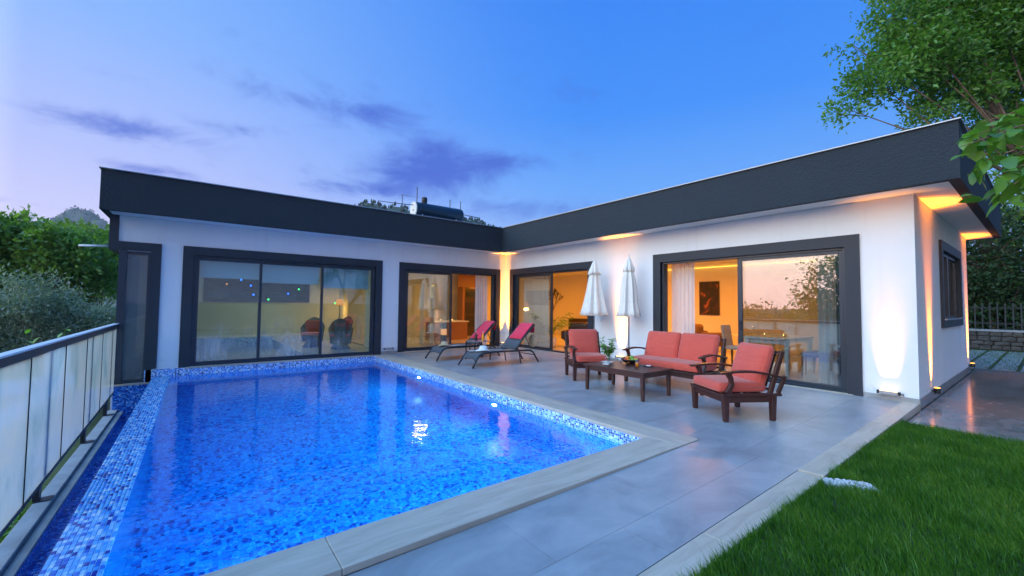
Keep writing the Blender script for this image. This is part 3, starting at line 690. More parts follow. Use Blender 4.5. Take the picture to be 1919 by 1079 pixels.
opening('sliding_door', 'x', oB1, None, [(-2.30, -.50, -.05), (-2.22, -.46, -.10)], 'glass')
opening('sliding_door', 'x', oB2, None, [(-9.42, -7.75, -.05), (-9.36, -7.70, -.10)], 'coated_glass')
# tall corner window at the far left
cw = empty('corner_window', villa)
sb = MB(); sb.box(-9.34, -9.17, -.035, .10, -.02, 2.44); sb.box(-9.99, -9.17, -.035, .10, 2.44, 2.62); sb.box(-9.99, -9.855, -.0349, 1.55, 2.6201, S); sb.box(-9.99, -9.855, .1001, 1.55, 2.44, 2.62); sb.box(-9.34, -9.25, -.034, .10, -.29, -.0201)
sb.build('surround', 'dark_band', cw)
fb = MB(); fb.box(-9.83, -9.71, -.02, .10, -.29, 2.44); fb.box(-9.71, -9.34, .02, .09, 2.37, 2.44); fb.box(-9.71, -9.34, .02, .09, -.29, -.23); fb.box(-9.385, -9.34, .02, .09, -.23, 2.37); fb.box(-9.83, -9.76, .10, 1.4, -.29, -.22); fb.box(-9.83, -9.76, .10, 1.4, 2.37, 2.44)
fb.build('frame', 'aluminium', cw); MB().box(-9.712, -9.384, .05, .056, -.232, 2.372).build('pane', 'grey_glass', cw); MB().box(-9.80, -9.794, .098, 1.4, -.222, 2.372).build('pane', 'tinted_glass', cw)
MB().box(-9.86, -9.26, -.05, .1, -.325, -.2905).build('sill', 'travertine', cw)
# window in the end wall
ew = empty('side_window', villa)
sb = MB(); a, b, c_, d = 2.18, 4.87, 1.07, 2.68; y0, y1 = YW-.04, YW+.06
sb.box(a, a+.17, y0, y1, c_, d); sb.box(b-.17, b, y0, y1, c_, d); sb.box(a+.17, b-.17, y0, y1, d-.17, d); sb.box(a+.17, b-.17, y0, y1, c_, c_+.14); sb.build('surround', 'dark_band', ew)
MB().box(a+.1, b-.1, y0-.03, y0-.0005, c_+.14, c_+.17).build('sill', 'cap_metal', ew)
for x0, x1 in ((a+.17, 3.5), (3.5, b-.17)):
    q = MB(); q.box(x0, x0+.06, YW+.03, YW+.09, c_+.14, d-.17); q.box(x1-.06, x1, YW+.03, YW+.09, c_+.14, d-.17); q.box(x0+.06, x1-.06, YW+.03, YW+.09, d-.23, d-.17); q.box(x0+.06, x1-.06, YW+.03, YW+.09, c_+.14, c_+.2)
    q.build('leaf_frame', 'aluminium', ew); MB().box(x0+.055, x1-.055, YW+.055, YW+.062, c_+.195, d-.225).build('pane', 'tinted_glass', ew)
# back window of the pool room
bw = empty('back_window', villa)
q = MB(); a, b, c_, d = -8.3, -5.25, 1.47, 2.32; y0, y1 = 5.33, 5.5
q.box(a-.06, a+.05, y0, y1, c_-.06, d+.06); q.box(b-.05, b+.06, y0, y1, c_-.06, d+.06); q.box(a+.05, b-.05, y0, y1, d-.05, d+.06); q.box(a+.05, b-.05, y0, y1, c_-.06, c_+.05); q.build('frame', 'aluminium', bw)
MB().box(a+.05, b-.05, 5.42, 5.426, c_+.05, d-.05).build('pane', 'tinted_glass', bw)
# drain spout
MB().tube([(-10.02, .3, 2.53), (-10.46, .3, 2.50)], .022, 10).build('drain_spout', 'white_paint', villa, smooth=True)

# indoor plunge pool in the left room
ip = MB(); ip.box(-9.63, -6.30, .24, 5.4, -.9, -.7); ip.box(-6.36, -6.30, .24, 5.4, -.7, .10); ip.box(-9.63, -6.36, 5.2, 5.4, -.7, .20); ip.box(-9.63, -9.5, .24, 5.2, -.7, .20); ip.box(-9.5, -6.36, .24, .30, -.7, -.04)
struct(ip.build('indoor_pool', 'band_mosaic', uv=True))
MB().add([(-9.5, .3, -.04), (-6.36, .3, -.04), (-6.36, 5.2, -.04), (-9.5, 5.2, -.04)], [(0, 1, 2, 3)]).build('indoor_water', 'water', bpy.data.objects['indoor_pool'])

# ------------------------------------------------------------------ glass balustrade
rail = thing('glass_balustrade', 'frosted glass balustrade with grey metal top rail beside the pool', 'railing', (-9.81, 0, 0))
J = [-.06, -1.59, -2.87, -4.13, -5.49, -6.82, -8.15, -9.5, -10.8]
def gb(y): return -.42+.027*max(y, -6.2)
MB().box(-.05, .040, J[-1], -.04, .925, .945).build('top_rail', 'rail_metal', rail, bevel=.004); MB().box(-.035, .028, J[-1], -.04, .845, .9249).build('rail_channel', 'metal_dark', rail)
for i in range(len(J)-1):
    a, b = J[i+1]+.008, J[i]-.008; q = MB(); za, zb = gb(a), gb(b)
    q.add([(-.006, a, za), (.006, a, za), (-.006, b, zb), (.006, b, zb), (-.006, a, .85), (.006, a, .85), (-.006, b, .85), (.006, b, .85)], [(0, 2, 3, 1), (4, 5, 7, 6), (0, 1, 5, 4), (2, 6, 7, 3), (0, 4, 6, 2), (1, 3, 7, 5)]).build('glass_panel', 'clear_glass', rail); gpo = bpy.data.objects[[o.name for o in rail.children if o.name.startswith('glass_panel')][-1]]; gpo.data.materials.append(MATS['frosted_glass']); gpo.data.polygons[5].material_index = 1
    q = MB(); q.add([(-.014, a, za-.03), (.014, a, za-.03), (-.014, b, zb-.03), (.014, b, zb-.03), (-.014, a, za+.006), (.014, a, za+.006), (-.014, b, zb+.006), (.014, b, zb+.006)], [(0, 2, 3, 1), (4, 5, 7, 6), (0, 1, 5, 4), (2, 6, 7, 3), (0, 4, 6, 2), (1, 3, 7, 5)]).build('bottom_rail', 'metal_dark', rail)
    if i: MB().box(-.022, .012, J[i]-.008, J[i]+.008, gb(J[i])-.02, .848).build('stile', 'metal_dark', rail)
for y in (-.5, -2.42, -4.75, -7.0, -9.2):
    MB().box(-.075, -.025, y-.045, y+.045, -.78, .846).build('post', 'metal_dark', rail)
    MB().box(-.064, .07, y-.07, y+.07, -.791, -.7805).build('base_plate', 'metal_dark', rail)

# ------------------------------------------------------------------ wall washers and end-wall spots
def wall_washer(loc, rz, label, lit=True, power=14):
    t = thing('wall_washer_lamp', label, 'wall lamp', loc, rz, 'wall washer lamps')    # local -y points away from the wall
    MB().box(-.11, .11, -.10, -.045, -.028, .022).build('housing', 'metal_grey', t, bevel=.006)
    MB().box(-.10, .10, -.095, -.05, .0222, .027).build('lens', 'lamp_lens' if lit else 'ceramic', t)
    for s in (-1, 1):
        MB().box(s*.125-.013, s*.125+.013, -.092, -.052, -.03, .024).build('end_cap', 'metal_dark', t, bevel=.004)
        MB().box(s*.115-.008, s*.115+.008, -.06, .0, -.012, .004).build('bracket', 'metal_dark', t)
    MB().tube([(.138, -.07, 0), (.165, -.05, -.03), (.16, -.015, -.02), (.15, -.004, .0)], .005, 6).build('cable', 'black_matte', t)
    if lit:
        light('AREA', 'washer_light', t, (0, -.072, .035), power, WARM, (R(180-5), 0, 0), shape='RECTANGLE', size=.18, size_y=.03, spread=R(28))
    return t
wall_washer((0, -9.98, .125), -math.pi/2, 'lit wall lamp at the foot of the wall near the outer house corner', True, 4.2)
wall_washer((0, -4.93, .125), -math.pi/2, 'lit wall lamp at the foot of the wall between the two parasols', True, 20)
wall_washer((-.13, -.13, .10), -math.pi/4, 'lit lamp in the inner corner where the two wings meet', True, 36)
wall_washer((-4.17, 0, .13), 0, 'unlit lamp on the wall between the pool window and the sliding door', False)
def spot_lamp(loc, label, power):
    t = thing('spot_lamp', label, 'spot lamp', loc, 0, 'spot lamps on the end wall')
    MB().tube([(0, -.065, -.055), (0, -.065, .035)], [.04, .045], 14).build('body', 'metal_dark', t, ang=40)
    MB().tube([(0, -.065, .0352), (0, -.065, .042)], [.038, .034], 14).build('lens', 'spot_lens', t)
    MB().box(-.02, .02, -.06, 0, -.03, .0).build('bracket', 'metal_dark', t)
    light('SPOT', 'spot_light', t, (0, -.075, .05), power, (1, .24, .012), (R(180-4.5), 0, 0), spot_size=R(28), spot_blend=1.0, shadow_soft_size=.02); light('SPOT', 'spill_light', t, (0, -.07, .05), power*.10, (1, .24, .012), (R(180-10), 0, 0), spot_size=R(50), spot_blend=1.0, shadow_soft_size=.02)
spot_lamp((1.02, YW, .10), 'small glowing spot lamp low on the end wall nearest the corner', 3200)
spot_lamp((5.95, YW, .12), 'small glowing spot lamp low on the far end of the side wall', 3200)

# ------------------------------------------------------------------ patio furniture
def seat_frame(t, half, n_slats):
    """dark wooden frame; local x width, front is -y"""
    W_ = 'dark_wood'
    for s in (-1, 1):
        MB().frustum(s*half-.027, s*half+.027, -.345, -.29, 0, s*half-.036, s*half+.036, -.36, -.285, .31).build('leg', W_, t, bevel=.004)
        MB().frustum(s*half-.027, s*half+.027, .29, .345, 0, s*half-.036, s*half+.036, .285, .355, .31).build('leg', W_, t, bevel=.004)
        MB().box(s*half-.03, s*half+.03, -.375, .43, .3101, .345).build('side_rail', W_, t, bevel=.006)
        MB().box(s*half-.018, s*half+.018, -.284, .284, .235, .31).build('side_apron', W_, t, bevel=.004)
        # curved front arm post and arched arm board
        MB().bar([(s*half, -.30, .345), (s*half, -.265, .40), (s*half, -.235, .46), (s*half, -.245, .53), (s*half, -.275, .59)], .05, [.075, .06, .05, .05, .065], (1, 0, 0)).build('arm_post', W_, t, bevel=.004)
        MB().bar([(s*half, -.385+.87*i/10, .595+.035*math.sin(math.pi*min(1, i/9))-.05*(i/10)**2) for i in range(11)], [.07+.02*math.sin(math.pi*i/10) for i in range(11)], .026, (1, 0, 0)).build('arm', W_, t, bevel=.005)
        MB().bar([(s*half, .27, .30), (s*half, .46, .875)], .035, .06, (1, 0, 0)).build('back_post', W_, t, bevel=.004)
        MB().bar([(s*half*.985, .40, .345), (s*half*.985, .50, .56)], .03, .05, (1, 0, 0)).build('rear_brace', W_, t, bevel=.004)
    MB().box(-half+.0305, half-.0305, -.385, -.31, .3101, .338).build('front_lip', W_, t, bevel=.006)
    MB().box(-half+.037, half-.037, -.345, -.315, .235, .31).build('front_apron', W_, t, bevel=.004)
    MB().box(-half+.037, half-.037, .315, .345, .235, .31).build('rear_apron', W_, t, bevel=.004)
    MB().bar([(-half+.018, .455, .85), (half-.018, .455, .85)], .03, .07, (0, .3, .95)).build('top_rail', W_, t, bevel=.004)
    MB().bar([(-half+.018, .30, .385), (half-.018, .30, .385)], .03, .05, (0, .3, .95)).build('lower_rail', W_, t, bevel=.004)
    for i in range(n_slats):
        x = -half+2*half*(i+1)/(n_slats+1); MB().bar([(x, .303, .41), (x, .447, .83)], .05, .014, (1, 0, 0)).build('back_slat', W_, t)
    for i in range(4):
        y = -.24+.15*i; MB().box(-half+.0305, half-.0305, y-.03, y+.03, .318, .335).build('seat_slat', W_, t)
def back_M(x): return Matrix.Translation((x, .285, .665)) @ Matrix.Rotation(R(-18), 4, 'X')
def piping(cush, hx, hz, thick, M):
    pts = []
    for (cx_, cz_, a0) in ((1, 1, 0), (-1, 1, 90), (-1, -1, 180), (1, -1, 270)):
        for k in range(5):
            a = R(a0+k*22.5); r_ = .035; u, v = cx_*(hx-r_)+r_*math.cos(a), cz_*(hz-r_)+r_*math.sin(a); pts.append((u, v))
    pts.append(pts[0]); P = [M @ (Vector((u, v, 0)) if thick == 2 else Vector((u, 0, v))) for u, v in pts]
    MB().tube(P, .0055, 6).build('piping', 'coral_fabric', cush, smooth=True)
def cushion_part(t, name, hx, hy, hz, r_, puff, thick, M):
    o = MB().cushion(hx, hy, hz, r_, puff, thick, M).build(name, 'coral_fabric', t, smooth=True)
    piping(o, hx, hz if thick == 1 else hy, thick, M); return o
def armchair(loc, rz, label):
    t = thing('armchair', label, 'armchair', loc, rz, 'wooden armchairs by the coffee table')
    seat_frame(t, .345, 5)
    cushion_part(t, 'seat_cushion', .305, .325, .07, .035, .12, 2, Matrix.Translation((0, -.055, .412)))
    cushion_part(t, 'back_cushion', .30, .10, .28, .06, .42, 1, back_M(0))
armchair((-2.794, -8.89, tz(-2.8)), R(-121.2), 'armchair with coral cushions nearest the camera, seen from its side')
armchair((-2.32, -5.89, tz(-2.3)), R(-31.4), 'armchair with coral cushions beyond the leafy vase, facing the camera')
t = thing('garden_sofa', 'two seat wooden garden sofa with coral cushions behind the coffee table', 'sofa', (-1.715, -7.34, tz(-1.7)), R(-90))
seat_frame(t, .74, 10)
cushion_part(t, 'seat_cushion', .70, .325, .07, .035, .10, 2, Matrix.Translation((0, -.055, .412)))
for s in (-1, 1): cushion_part(t, 'back_cushion', .345, .10, .28, .06, .42, 1, back_M(s*.352))

TX, TY, TZ = -2.82, -7.205, tz(-2.8)
t = thing('coffee_table', 'low dark wooden coffee table holding fruit bowl and vase', 'table', (TX, TY, TZ))
for sx in (-1, 1):
    for sy in (-1, 1): MB().frustum(sx*.348-.022, sx*.348+.022, sy*.555-.022, sy*.555+.022, 0, sx*.345-.03, sx*.345+.03, sy*.55-.03, sy*.55+.03, .405).build('leg', 'dark_wood', t, bevel=.003)
    MB().box(sx*.345-.012, sx*.345+.012, -.52, .52, .335, .405).build('apron', 'dark_wood', t)
for sy in (-1, 1): MB().box(-.315, .315, sy*.55-.012, sy*.55+.012, .335, .405).build('apron', 'dark_wood', t)
for i in range(6): MB().box(-.40+.8*i/6+.0015, -.40+.8*(i+1)/6-.0015, -.61, .61, .4055, .435).build('top_plank', 'dark_wood', t, bevel=.003)
TT = TZ+.4352
# things on the coffee table
t = thing('flower_vase', 'clear glass vase with bright green leafy stems on the coffee table', 'vase', (-2.70, -6.72, TT))
MB().lathe([(.035, 0), (.045, .01), (.07, .05), (.072, .08), (.05, .12), (.035, .15), (.042, .165), (.038, .165), (.031, .15), (.046, .118), (.066, .08), (.064, .052), (.03, .014)], 20).build('glass_body', 'clear_glass', t, smooth=True)
st = MB(); LV = []; LF = []
def leaf_quad(V, F, c, d, n, L, w):
    """pointed folded leaf from c along d"""
    d = d/np.linalg.norm(d); s = np.cross(d, n); s = s/(np.linalg.norm(s)+1e-9); n = np.cross(s, d); o = len(V)
    for (a, b, h) in ((0, 0, 0), (.3, .42, .06), (.3, -.42, .06), (.62, .40, .05), (.62, -.40, .05), (1, 0, -.10), (.3, 0, 0), (.62, 0, -.02)):
        V.append(c+d*L*a+s*w*b+n*L*h)
    F += [(o, o+6, o+1), (o, o+2, o+6), (o+6, o+7, o+3), (o+6, o+3, o+1), (o+6, o+2, o+4), (o+6, o+4, o+7), (o+7, o+5, o+3), (o+7, o+4, o+5)]
for i in range(15):
    a = random.uniform(0, 6.28); tip = np.array([math.cos(a)*random.uniform(.04, .15), math.sin(a)*random.uniform(.04, .15), random.uniform(.26, .44)])
    st.tube([(0, 0, .03), tuple(tip*np.array([.3, .3, .5])), tuple(tip)], [.004, .004, .002], 5)
    for k in range(15):
        f_ = random.uniform(.42, 1.02); c = tip*np.array([f_**1.3, f_**1.3, f_]); d = np.array([random.gauss(0, 1)+math.cos(a), random.gauss(0, 1)+math.sin(a), random.uniform(-.3, .8)])
        leaf_quad(LV, LF, c, d, np.array([0, 0, 1.0]), random.uniform(.055, .09), random.uniform(.04, .06))
st.build('stems', 'herb_leaf', t); mesh_np('foliage', np.array(LV), np.array(LF), 'herb_leaf', t)
tag(MB().lathe([(.07, 0), (.10, .006), (.115, .012), (.105, .012), (.07, .006)], 24).build('plate', 'ceramic', None, smooth=True, loc=(-2.74, -6.74, TT)), 'flat white plate under the leafy vase', 'plate')
bpy.data.objects['flower_vase'].location.z = TT+.0065
t = tag(MB().lathe([(.05, 0), (.07, .006), (.12, .035), (.158, .075), (.163, .085), (.156, .083), (.11, .04), (.06, .014)], 28).build('fruit_bowl', 'black_matte', None, smooth=True, loc=(-2.55, -7.08, TT)), 'wide black bowl heaped with fruit on the coffee table', 'bowl')
FR = [('red_apple', 'red_fruit', -.085, -.02, .072, .042, 'red apple at the left edge of the fruit bowl', 'apple'), ('orange', 'orange_fruit', -.05, -.075, .068, .04, 'orange at the front left of the fruit bowl', 'orange'), ('green_apple', 'green_fruit', .02, -.06, .075, .042, 'green apple at the front of the fruit bowl', 'apple'), ('lemon', 'yellow_fruit', .09, -.03, .074, .038, 'yellow lemon at the right edge of the fruit bowl', 'lemon'), ('red_apple', 'red_fruit', -.03, .05, .078, .042, 'red apple at the back of the fruit bowl', 'apple'), ('lemon', 'yellow_fruit', .055, .055, .076, .04, 'yellow lemon at the back of the fruit bowl', 'lemon'), ('green_apple', 'green_fruit', .02, .0, .12, .04, 'green apple crowning the heap of fruit', 'apple'), ('orange', 'orange_fruit', -.055, -.005, .115, .036, 'orange on top of the fruit heap', 'orange')]
cx, cy2 = math.cos(YAW), math.sin(YAW)
for (nm, m, a, b, h, r_, lb, cat) in FR:
    wx = a*cx+b*cy2; wy = -a*cy2+b*cx      # laid out as seen from the terrace edge
    tag(MB().ball((0, 0, 0), r_, 14, 9, (1.25, 1, 1) if nm == 'lemon' else (1, 1, .93)).build(nm, m, None, smooth=True, loc=(-2.55+wx, -7.08+wy, TT+h-.012)), lb, cat)
t = thing('juice_glass', 'glass of orange juice on the front edge of the coffee table', 'glass', (-2.80, -7.40, TT))
MB().lathe([(.030, 0), (.036, .12), (.033, .12), (.028, .006)], 20).build('tumbler', 'clear_glass', t, smooth=True); MB().lathe([(.027, .007), (.031, .075)], 20).build('juice', 'juice', t, smooth=True)
t = thing('saucer', 'small black and white saucer with napkin beside the juice glass', 'saucer', (-2.58, -7.46, TT))
MB().lathe([(.05, 0), (.08, .008), (.09, .014), (.08, .013), (.05, .006)], 22).build('dish', 'black_matte', t, smooth=True); MB().box(-.05, .05, -.035, .035, .0145, .022).build('napkin', 'ceramic', t, rz=.5)
t = thing('coffee_cup', 'small white cup standing behind the vase', 'cup', (-2.44, -6.78, TT))
MB().lathe([(.022, 0), (.030, .02), (.038, .06), (.035, .06), (.027, .022)], 18).build('cup', 'ceramic', t, smooth=True); MB().tube([(.034, 0, .048), (.055, 0, .042), (.055, 0, .022), (.03, 0, .016)], .004, 6).build('handle', 'ceramic', t)
MB().box(-.07, .07, -.05, .05, .0005, .010).build('napkin', 'ceramic', None, loc=(-2.92, -6.86, TT), rz=.5); tag(bpy.data.objects['napkin.001'], 'folded white napkin on the table edge beside the vase', 'napkin')

# parasols (closed)
def parasol(loc, rz, label, wide):
    t = thing('parasol', label, 'parasol', loc, rz, 'closed parasols against the wall')
    MB().lathe([(.24, 0), (.25, .03), (.22, .05), (.05, .07), (.045, .22)], 20).build('base', 'concrete', t, ang=35)
    MB().tube([(0, 0, .2), (0, 0, 2.56)], .019, 10).build('pole', 'metal_grey', t, smooth=True)
    MB().lathe([(.018, 2.56), (.022, 2.585), (.010, 2.61), (.014, 2.63), (.002, 2.655)], 10).build('finial', 'cream_canvas', t, smooth=True)
    def pl(amp, ph, sc_): 
        def w(t_, r_, zz):
            k = min(1.0, r_/.12); fold = math.cos(8*t_+ph)+.35*math.cos(13*t_+1.7+ph)
            return (1+amp*fold*k, -.03*abs(math.sin(4*t_+ph))*k if r_ > sc_ else 0)
        return w
    prof = [(.03, 2.47), (.085, 2.33), (.13, 2.1), (.175, 1.8), (.225*wide, 1.5), (.27*wide, 1.3), (.30*wide, 1.19), (.285*wide, 1.185), (.25*wide, 1.3), (.14, 1.8), (.05, 2.25)]
    MB().lathe(prof, 96, wob=pl(.17, .4, .26*wide)).build('canopy', 'cream_canvas', t, smooth=True)
    MB().lathe([(.02, 2.57), (.05, 2.52), (.085, 2.42), (.12, 2.31), (.148*wide, 2.23), (.14*wide, 2.228), (.10, 2.33), (.03, 2.5)], 96, wob=pl(.14, 1.1, .13)).build('vent_canopy', 'cream_canvas', t, smooth=True)
    MB().lathe([(.205*wide, 1.52), (.212*wide, 1.5), (.205*wide, 1.48)], 48).build('strap', 'cream_canvas', t, smooth=True)
    MB().tube([(.0, -.20*wide, 1.26), (.03, -.215*wide, 1.22), (-.02, -.21*wide, 1.20)], .014, 6).build('hub_handle', 'straw', t, smooth=True)
parasol((-.45, -4.42, tz(-.45)), .3, 'closed cream parasol standing nearer the inner corner', 1.04)
parasol((-.40, -5.44, tz(-.4)), 1.1, 'closed cream parasol standing nearer the large sliding door', .82)

# sun loungers: local x from foot (0) to head, y across
def lounger(loc, label):
    t = thing('sun_lounger', label, 'sun lounger', loc, 0, 'sun loungers by the inner corner')
    Hs = .33; w = .30
    for s in (-1, 1):
        MB().tube([(-.03, s*(w+.02), 0), (.10, s*w, .20), (.17, s*w, .275), (.27, s*w, .315), (.6, s*w, Hs), (1.25, s*w, Hs-.01), (1.62, s*w, Hs-.02), (1.74, s*w, Hs-.06), (1.92, s*(w+.02), 0)], .022, 8).build('side_rail', 'metal_dark', t, smooth=True)
        MB().tube([(1.20, s*(w-.01), Hs), (1.45, s*(w-.01), .62), (1.80, s*(w-.01), .93)], .020, 8).build('back_rail', 'metal_dark', t, smooth=True)
        MB().tube([(1.52, s*(w-.03), .68), (1.72, s*(w-.03), Hs-.03)], .011, 6).build('back_strut', 'metal_dark', t, smooth=True)
        MB().tube([(1.30, s*w, Hs-.02), (1.36, s*(w+.01), 0)], .014, 8).build('leg', 'metal_dark', t, smooth=True)
    MB().tube([(1.84, -w, .18), (1.84, w, .18)], .011, 6).build('cross_bar', 'metal_dark', t, smooth=True); MB().tube([(1.80, -w+.01, .93), (1.80, w-.01, .93)], .015, 8).build('cross_bar', 'metal_dark', t, smooth=True)
    prof = [(.08, .15), (.12, .215), (.17, .28), (.25, .315), (.40, .332), (.8, Hs+.002), (1.18, Hs)]
    sm = MB(); vs_ = []; fs_ = []; ny_ = 9
    for (x, zz) in prof:
        for j in range(ny_):
            v = -1+2*j/(ny_-1); dr = (.045*(1-v*v) if x < .14 else 0); vs_.append((x+dr*.3, v*(w-.012), zz+dr-.012*(1-v*v)))
    for i in range(len(prof)-1):
        for j in range(ny_-1): q = i*ny_+j; fs_.append((q, q+ny_, q+ny_+1, q+1))
    o = sm.add(vs_, fs_).build('seat_sling', 'sling_mesh', t, smooth=True); o.modifiers.new('thickness', 'SOLIDIFY').thickness = .006
    vs_ = []; fs_ = []
    bp = [(1.20, .352), (1.32, .485), (1.46, .632), (1.62, .775), (1.79, .93)]
    for (x, zz) in bp:
        for j in range(ny_): v = -1+2*j/(ny_-1); vs_.append((x+.012*(1-v*v), v*(w-.022), zz-.012*(1-v*v)))
    for i in range(len(bp)-1):
        for j in range(ny_-1): q = i*ny_+j; fs_.append((q, q+ny_, q+ny_+1, q+1))
    o = MB().add(vs_, fs_).build('back_sling', 'sling_mesh', t, smooth=True); o.modifiers.new('thickness', 'SOLIDIFY').thickness = .006
    return t
def towel(loc, label, s0, wd, rump):
    """draped over the top of the back rest"""
    path_ = [(1.40+s0, .582+s0*.95), (1.55, .722), (1.70, .862), (1.775, .94), (1.805, .962), (1.835, .945), (1.85, .85), (1.852, .72)]
    ny_ = 15; vs_ = []; fs_ = []
    for i, (x, zz) in enumerate(path_):
        for j in range(ny_):
            v = -1+2*j/(ny_-1); k = rump*math.sin(v*7+i*1.3)+rump*.6*math.sin(v*15+i*2.1)
            vs_.append((x-.006-k*.5, v*wd, zz+.010+k))
    for i in range(len(path_)-1):
        for j in range(ny_-1): q = i*ny_+j; fs_.append((q, q+ny_, q+ny_+1, q+1))
    o = MB().add(vs_, fs_).build('towel', 'pink_towel', None, smooth=True, loc=loc); o.modifiers.new('thickness', 'SOLIDIFY').thickness = .009
    tag(o, label, 'towel', 'pink towels on the loungers')
L1 = (-3.56, -3.31, tz(-2.6)); L2 = (-3.68, -1.80, tz(-2.7))
lounger(L1, 'dark mesh sun lounger nearer the camera, with a straw bag behind'); lounger(L2, 'dark mesh sun lounger nearer the pool window wall')
towel(L1, 'smooth pink towel over the back of the nearer lounger', 0, .245, .002); towel(L2, 'crumpled pink towel over the back of the farther lounger', -.10, .235, .011)
def hat(loc, m, label, s=1.0, tilt=0.0):
    def bw(t_, r_, zz): return (1, .018*math.sin(2*t_+.5) if r_ > .12*s else 0)
    o = MB().lathe([(.185*s, 0), (.19*s, .006), (.12*s, .022), (.10*s, .03), (.095*s, .07), (.08*s, .105*s), (.045*s, .112*s), (.015*s, .10*s)], 28, wob=bw).build('sun_hat', m, None, smooth=True, loc=loc)
    o.rotation_euler = (0, tilt, .6); tag(o, label, 'hat', 'sun hats on the loungers')
hat((L1[0]+.42, L1[1]-.06, L1[2]+.350), 'white_felt', 'white sun hat on the foot of the nearer lounger'); hat((L2[0]+.36, L2[1]+.02, L2[2]+.348), 'straw', 'beige straw hat on the foot of the farther lounger', .9)
for (l, x, y, lb) in ((L1, .27, .14, 'folded white paper beside the white hat'), (L2, .66, -.08, 'folded white paper beside the straw hat')):
    tag(MB().box(-.10, .10, -.07, .07, 0, .006).build('magazine', 'ceramic', None, loc=(l[0]+x, l[1]+y, l[2]+.336), rz=.3), lb, 'magazine')
t = thing('beach_bag', 'round woven straw bag hanging behind the nearer lounger', 'bag', (L1[0]+1.90, L1[1]-.12, L1[2]+.52))
MB().ball((0, 0, 0), .15, 20, 12, (.42, 1, 1.1)).build('pouch', 'straw', t, smooth=True)
for s in (-1, 1): MB().tube([(0, s*.07-.03, .13), (-.02, s*.05-.01, .27), (-.05, 0, .37), (-.02, -s*.0+.02, .27)], .007, 6).build('strap', 'straw', t, smooth=True)
SX, SY, SZ = -2.66, -2.40, tz(-2.6)
t = thing('side_table', 'small low metal side table between the two loungers', 'side table', (SX, SY, SZ))
MB().box(-.25, .25, -.23, .23, .47, .486).build('table_top', 'metal_grey', t, bevel=.004)
for sx in (-1, 1):
    for sy in (-1, 1): MB().box(sx*.235-.012, sx*.235+.012, sy*.215-.012, sy*.215+.012, 0, .4695).build('leg', 'metal_dark', t)
def bottle(loc, m, label):
    t = thing('drink_bottle', label, 'bottle', loc); MB().lathe([(.033, 0), (.036, .01), (.036, .11), (.026, .15), (.013, .19), (.013, .225)], 16).build('body', m, t, smooth=True); MB().lathe([(.015, .2252), (.015, .245)], 12).build('cap', 'ceramic', t)
bottle((SX-.06, SY+.02, SZ+.4862), 'dark_drink', 'dark red drink bottle on the side table'); bottle((SX+.07, SY-.12, SZ+.4862), 'juice', 'orange juice bottle on the side table')
t = thing('wine_glass', 'stemmed glass of dark drink on the side table', 'glass', (SX+.03, SY+.12, SZ+.4862)); MB().lathe([(.03, 0), (.004, .008), (.004, .08), (.03, .11), (.034, .15), (.03, .17), (.028, .17), (.03, .15), (.02, .11)], 16).build('bowl', 'clear_glass', t, smooth=True); MB().lathe([(.01, .105), (.027, .12), (.03, .145)], 14).build('drink', 'dark_drink', t, smooth=True)
tag(MB().lathe([(.02, 0), (.026, .07), (.023, .07), (.018, .005)], 14).build('small_glass', 'clear_glass', None, smooth=True, loc=(SX+.16, SY+.02, SZ+.4862)), 'small empty glass at the edge of the side table', 'glass')

# ------------------------------------------------------------------ solar water heater on the roof
RZ = S+.45
t = thing('solar_water_heater', 'dark blue solar water tank with white end cap on the roof', 'water heater', (-2.6, 2.0, RZ))
MB().tube([(.02, 0, 1.13), (1.86, 0, 1.13)], .27, 28).build('tank', 'tank_blue', t, ang=40); MB().tube([(-.012, 0, 1.13), (.0195, 0, 1.13)], [.265, .272], 28).build('end_cap', 'off_white', t, ang=40); MB().tube([(1.8605, 0, 1.13), (1.89, 0, 1.13)], [.272, .262], 28).build('end_cap', 'tank_blue', t, ang=40)
MB().tube([(-.013, -.03, 1.09), (-.03, -.03, 1.09)], .022, 10).build('plug', 'black_matte', t)
for x in (.25, 1.0, 1.65): MB().tube([(x-.02, 0, 1.13), (x+.02, 0, 1.13)], .274, 28).build('band', 'metal_dark', t, ang=40)
fr = MB()
for x in (.25, 1.6):
    fr.box(x-.02, x+.02, -.22, -.18, 0, .95); fr.box(x-.02, x+.02, .18, .22, 0, .95)
    fr.bar([(x, .2, .8), (x, -1.9, .05)], .04, .04, (1, 0, 0))
fr.build('stand', 'metal_grey', t)
for i in range(2): MB().bar([(.45+.95*i, -.25, .75), (.45+.95*i, -1.85, .12)], .9, .07, (1, 0, 0)).build('collector', 'tank_blue', t)
pp = [[(-1.1, .1, .6), (-1.25, .0, 1.22), (-.4, .0, 1.25), (.05, 0, 1.28)], [(-.35, .1, .5), (-.38, .1, 1.6), (.36, .1, 1.6)], [(.15, .05, 1.2), (.15, .05, 1.95)], [(1.5, .1, 1.2), (1.5, .1, 1.72)], [(1.94, .1, 1.0), (1.96, .1, 1.74)], [(1.9, .1, 1.25), (2.75, .1, 1.22), (2.85, .1, .6)]]
for p in pp: MB().tube(p, .014, 6).build('pipe', 'metal_dark', t)
MB().lathe([(.07, 1.38), (.10, 1.44), (.10, 1.62), (.09, 1.635)], 16, c=(.46, .1, 0)).build('float_box', 'black_matte', t, ang=40)

